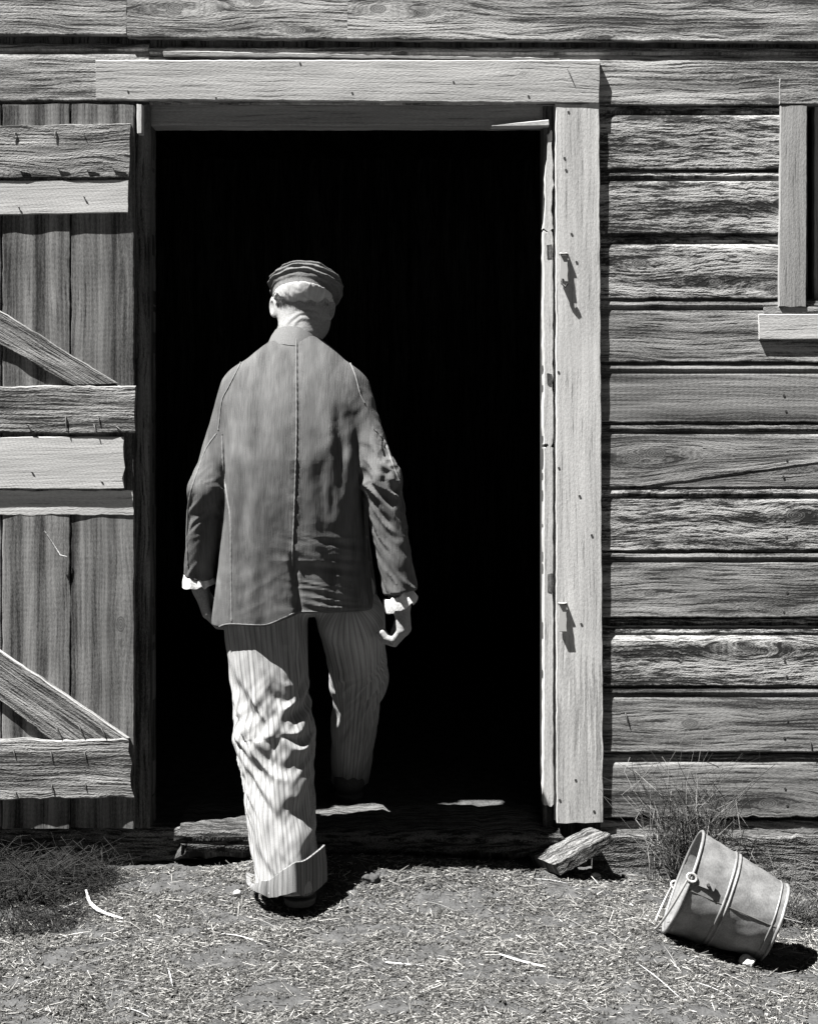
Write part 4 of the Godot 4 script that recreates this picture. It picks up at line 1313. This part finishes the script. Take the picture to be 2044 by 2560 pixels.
# ---------------------------------------------------------------- plants, stones, splinters
func tuft(called: String, label: String, at: Vector3, count: int, spread: float, height: float, curl: float, mat: Material, sd: int, thick := 0.0012, lean := Vector3.ZERO) -> Node3D:
	var r := RandomNumberGenerator.new()
	r.seed = sd
	var o := thing(called, label, "weeds" if called == "dry_weed" else "grass", at)
	for half in 2:
		var mb := MB.new()
		for i in (count * 2 / 3 if half == 0 else count / 3):
			var a := r.randf() * TAU
			var p := Vector3(cos(a), 0, sin(a)) * spread * sqrt(r.randf())
			p.z *= 0.6
			p.y = soil_height(at.x + p.x, at.z + p.z) - at.y - 0.006
			var dir := (Vector3(p.x * 1.3, 0.26 + 0.2 * r.randf(), p.z * 1.2) + lean + Vector3(clampf(r.randfn(), -1.6, 1.6) * 0.05, 0, clampf(r.randfn(), -1.5, 1.5) * 0.05)).normalized()
			var h := height * r.randf_range(0.35, 1.0)
			var wd := r.randf_range(0.55, 1.2) if r.randf() < 0.8 else r.randf_range(1.4, 2.4)
			var bend := Vector3(clampf(r.randfn(), -1.6, 1.6), clampf(r.randfn(), -1.6, 1.6) * 0.45 - 0.3, clampf(r.randfn(), -1.5, 1.5) * 0.4) * curl
			var pts := PackedVector3Array()
			var rad := PackedFloat32Array()
			for k in 6:
				var t := k / 5.0
				var wob := Vector3(nz.get_noise_2d(i * 37.0 + t * 260.0, sd), 0.6 * nz.get_noise_2d(i * 37.0 + t * 260.0, sd + 300.0), nz.get_noise_2d(i * 37.0 + t * 260.0, sd + 700.0))
				pts.append(p + dir * h * t + bend * h * t * t + wob * (curl + 0.15) * h * t * 1.2)
				rad.append(thick * (1.1 - 0.75 * t) * wd)
			tube(pts, rad, 3, mb, 1.0, false)
		part(o, "stems", mb.done(false), mat if half == 0 or mat == M.grass else M.weed_pale).set_meta("kind", "stuff")
	return o

func sliver(called: String, label: String, cat: String, pts: Array, r: float, mat: Material, flat := 0.45, group := "") -> void:
	var at: Vector3 = pts[0]
	var pv := PackedVector3Array()
	var rad := PackedFloat32Array()
	for i in pts.size() - 1:
		for k in 4:
			var t := (i + k / 4.0) / (pts.size() - 1)
			pv.append(pts[i].cubic_interpolate(pts[i + 1], pts[maxi(i - 1, 0)], pts[mini(i + 2, pts.size() - 1)], k / 4.0) - at)
			rad.append(r * (0.45 + 0.55 * sin(PI * clampf(t, 0.06, 0.94))) * (1.0 + 0.25 * nf.get_noise_2d(t * 900.0, r * 1e6)))
	pv.append(pts[-1] - at)
	rad.append(r * 0.3)
	var o := part(self, called, tube(pv, rad, 6, null, flat).done(), mat, at)
	tag(o, label, cat, group)

# a point of the soil under a photo pixel
func on_soil(x: float, y: float, up := 0.003) -> Vector3:
	var lo := 0.0
	var hi := 1.9
	for i in 22:
		var m := (lo + hi) * 0.5
		var p := px(x, y, m)
		if p.y < soil_height(p.x, m): lo = m
		else: hi = m
	var z := (lo + hi) * 0.5
	var q := px(x, y, z)
	return Vector3(q.x, soil_height(q.x, z) + up, z)

func stone(called: String, label: String, at: Vector3, r: Vector3, mat: Material, sd: float) -> void:
	var f := func(p: Vector3) -> float:
		return egg(p, Vector3.ZERO, r) + r.x * 0.35 * nz.get_noise_3d(p.x * 3500.0 + sd * 90.0, p.y * 3500.0, p.z * 3500.0)
	var e := r * 1.5
	tag(part(self, called, joined([nets(-e, e, r.x / 7.0, f, 2.5)]), mat, at), label, "stone")

func build_small_things() -> void:
	# short plank leaning on the end of the threshold
	var mb := MB.new()
	var q := [px(1325, 2140, 0.06), px(1386, 2163, 0.16), px(1525, 2086, 0.12), px(1474, 2066, 0.045)]
	var at: Vector3 = q[0]
	var nrm: Vector3 = (q[2] - q[0]).cross(q[3] - q[1]).normalized()
	if nrm.y < 0.0: nrm = -nrm
	var top := []
	var bot := []
	var n := 18
	for i in n + 1:
		var t := float(i) / n
		var a: Vector3 = q[0].lerp(q[3], t) - at
		var b: Vector3 = q[1].lerp(q[2], t) - at
		var ra := []
		var rb := []
		for j in 6:
			var p := a.lerp(b, j / 5.0) + nrm * 0.003 * nf.get_noise_2d(i * 160.0, j * 400.0) + Vector3(0, 0, 0.004 * nz.get_noise_2d(i * 140.0, j * 10.0))
			ra.append(p)
			rb.append(a.lerp(b, j / 5.0) - nrm * (0.034 + 0.003 * nf.get_noise_2d(i * 90.0, j * 80.0)) + (b - a) * (0.05 if j == 5 else 0.0))
		top.append(ra)
		bot.append(rb)
	for i in n:
		var u0 := Vector2(i * 0.22 / n / 2.5, 0)
		var u1 := Vector2((i + 1) * 0.22 / n / 2.5, 0)
		for j in 5:
			var v0 := Vector2(0, j * 0.035)
			var v1 := Vector2(0, (j + 1) * 0.035)
			mb.quad(top[i][j], top[i + 1][j], top[i + 1][j + 1], top[i][j + 1], u0 + v0, u1 + v0, u1 + v1, u0 + v1, 1)
			mb.quad(bot[i][j + 1], bot[i + 1][j + 1], bot[i + 1][j], bot[i][j], u0 + v1, u1 + v1, u1 + v0, u0 + v0, 2)
		mb.quad(top[i][5], top[i + 1][5], bot[i + 1][5], bot[i][5], u0, u1, u1 + Vector2(0, 0.05), u0 + Vector2(0, 0.05), 3)
		mb.quad(bot[i][0], bot[i + 1][0], top[i + 1][0], top[i][0], u0, u1, u1 + Vector2(0, 0.05), u0 + Vector2(0, 0.05), 4)
	for e in [0, n]:
		for j in 5:
			var z0 := Vector2(0, j * 0.03)
			var z1 := Vector2(0, (j + 1) * 0.03)
			if e == 0: mb.quad(top[0][j], top[0][j + 1], bot[0][j + 1], bot[0][j], z0, z1, z1, z0, 5)
			else: mb.quad(top[n][j + 1], top[n][j], bot[n][j], bot[n][j + 1], z1, z0, z0, z1, 6)
	tag(part(self, "plank", mb.done(), M.rough, at), "short rough plank propped up at the foot of the light door casing", "plank")

	# weeds
	tuft("dry_weed", "tall tangled dry weeds against the wall behind the pail", Vector3(0.80, soil_height(0.80, 0.14), 0.14), 330, 0.05, 0.44, 0.2, M.weed, 31, 0.0013)
	tuft("dry_weed", "low dry weeds between the pail bottom and the wall", Vector3(1.02, soil_height(1.02, 0.3), 0.3), 170, 0.10, 0.2, 0.7, M.weed, 32, 0.0012)
	tuft("dry_weed", "thin upright dry stalks beside the tangled weeds", Vector3(0.69, soil_height(0.69, 0.09), 0.09), 16, 0.03, 0.26, 0.08, M.weed, 36, 0.0011)
	tuft("grass_clump", "dark matted grass clump under the open door", Vector3(-1.06, soil_height(-1.06, 0.2), 0.2), 1000, 0.20, 0.10, 0.9, M.grass, 33, 0.0013)
	tuft("grass_clump", "sparse grass at the edge of the open door", Vector3(-0.90, soil_height(-0.90, 0.15), 0.15), 110, 0.07, 0.08, 0.9, M.grass, 34, 0.0011)
	tuft("grass_clump", "dark grass spreading forward from the matted clump", Vector3(-1.04, soil_height(-1.04, 0.42), 0.42), 650, 0.18, 0.06, 0.9, M.grass, 35, 0.0012)

	# stones and clods
	stone("stone", "small white stone against the side of the pail", on_soil(1866, 2414, 0.010), Vector3(0.017, 0.017, 0.014), M.pale, 1.0)
	stone("stone", "pale pebble beside the turned-up trouser cuff", on_soil(594, 2240, 0.006), Vector3(0.012, 0.009, 0.01), M.pale, 2.0)
	stone("soil_clod", "lump of dry soil at the edge of the shadow", on_soil(928, 2206, 0.008), Vector3(0.022, 0.016, 0.018), M.soil, 3.0)
	stone("stone", "pale pebble on the soil below the short plank", on_soil(1490, 2196, 0.006), Vector3(0.014, 0.009, 0.01), M.pale, 4.0)

	# pale slivers and stalks one can pick out
	sliver("bark_strip", "curled white strip of bark on the soil by the grass", "bark", [on_soil(216, 2250, 0.028), on_soil(226, 2268, 0.014), on_soil(250, 2285, 0.009), on_soil(280, 2294, 0.006), on_soil(308, 2300, 0.004)], 0.0068, M.pale)
	sliver("wood_sliver", "curved white wood sliver on bare trampled soil", "sliver", [on_soil(1248, 2388), on_soil(1300, 2408, 0.006), on_soil(1362, 2420)], 0.0055, M.pale)
	sliver("wood_sliver", "blunt white sliver on the soil before the man's foot", "sliver", [on_soil(1300, 2408) + Vector3(-0.33, 0, 0.0), on_soil(1060, 2420, 0.005)], 0.0035, M.pale)
	for s in [[126, 2294, 212, 2252], [128, 2300, 134, 2330], [430, 2136, 512, 2124], [412, 2142, 440, 2160], [10, 2416, 104, 2420], [190, 2422, 340, 2384], [268, 2450, 420, 2480], [555, 2338, 640, 2356], [640, 2462, 700, 2454], [420, 2424, 432, 2470], [880, 2402, 930, 2420],
			[1000, 2420, 1090, 2416], [1060, 2256, 1140, 2282], [980, 2212, 1080, 2190], [1390, 2290, 1470, 2330], [1590, 2410, 1700, 2500], [1740, 2460, 1830, 2500], [1430, 2510, 1490, 2530], [1420, 2540, 1500, 2548], [1160, 2550, 1230, 2540], [300, 2520, 380, 2550], [470, 2515, 480, 2556], [60, 2470, 120, 2450], [1480, 2260, 1600, 2300], [1320, 2200, 1420, 2212],
			[1660, 2370, 1700, 2440], [1880, 2470, 1990, 2500], [1540, 2450, 1640, 2440], [770, 2380, 860, 2392], [640, 2300, 700, 2330]]:
		var a := on_soil(s[0], s[1], 0.004)
		var b := on_soil(s[2], s[3], 0.004)
		var st := "pale straw stalk loose on the trampled soil before the doorway"
		if s[0] > 1500: st = "pale straw stalk on the soil in front of the tipped pail"
		elif s[0] < 450: st = "pale straw stalk on the soil near the grass and white bark"
		elif s[1] < 2300: st = "pale straw stalk on the soil between doorway shadow and pail"
		sliver("straw_stalk", st, "straw", [a, (a + b) * 0.5 + Vector3(0, 0.004, 0), b], 0.0011 + 0.0007 * ((int(s[1]) % 5) / 4.0), M.pale if (int(s[0]) % 3) == 0 else M.weed_pale, 0.7, "loose straw stalks on the soil")
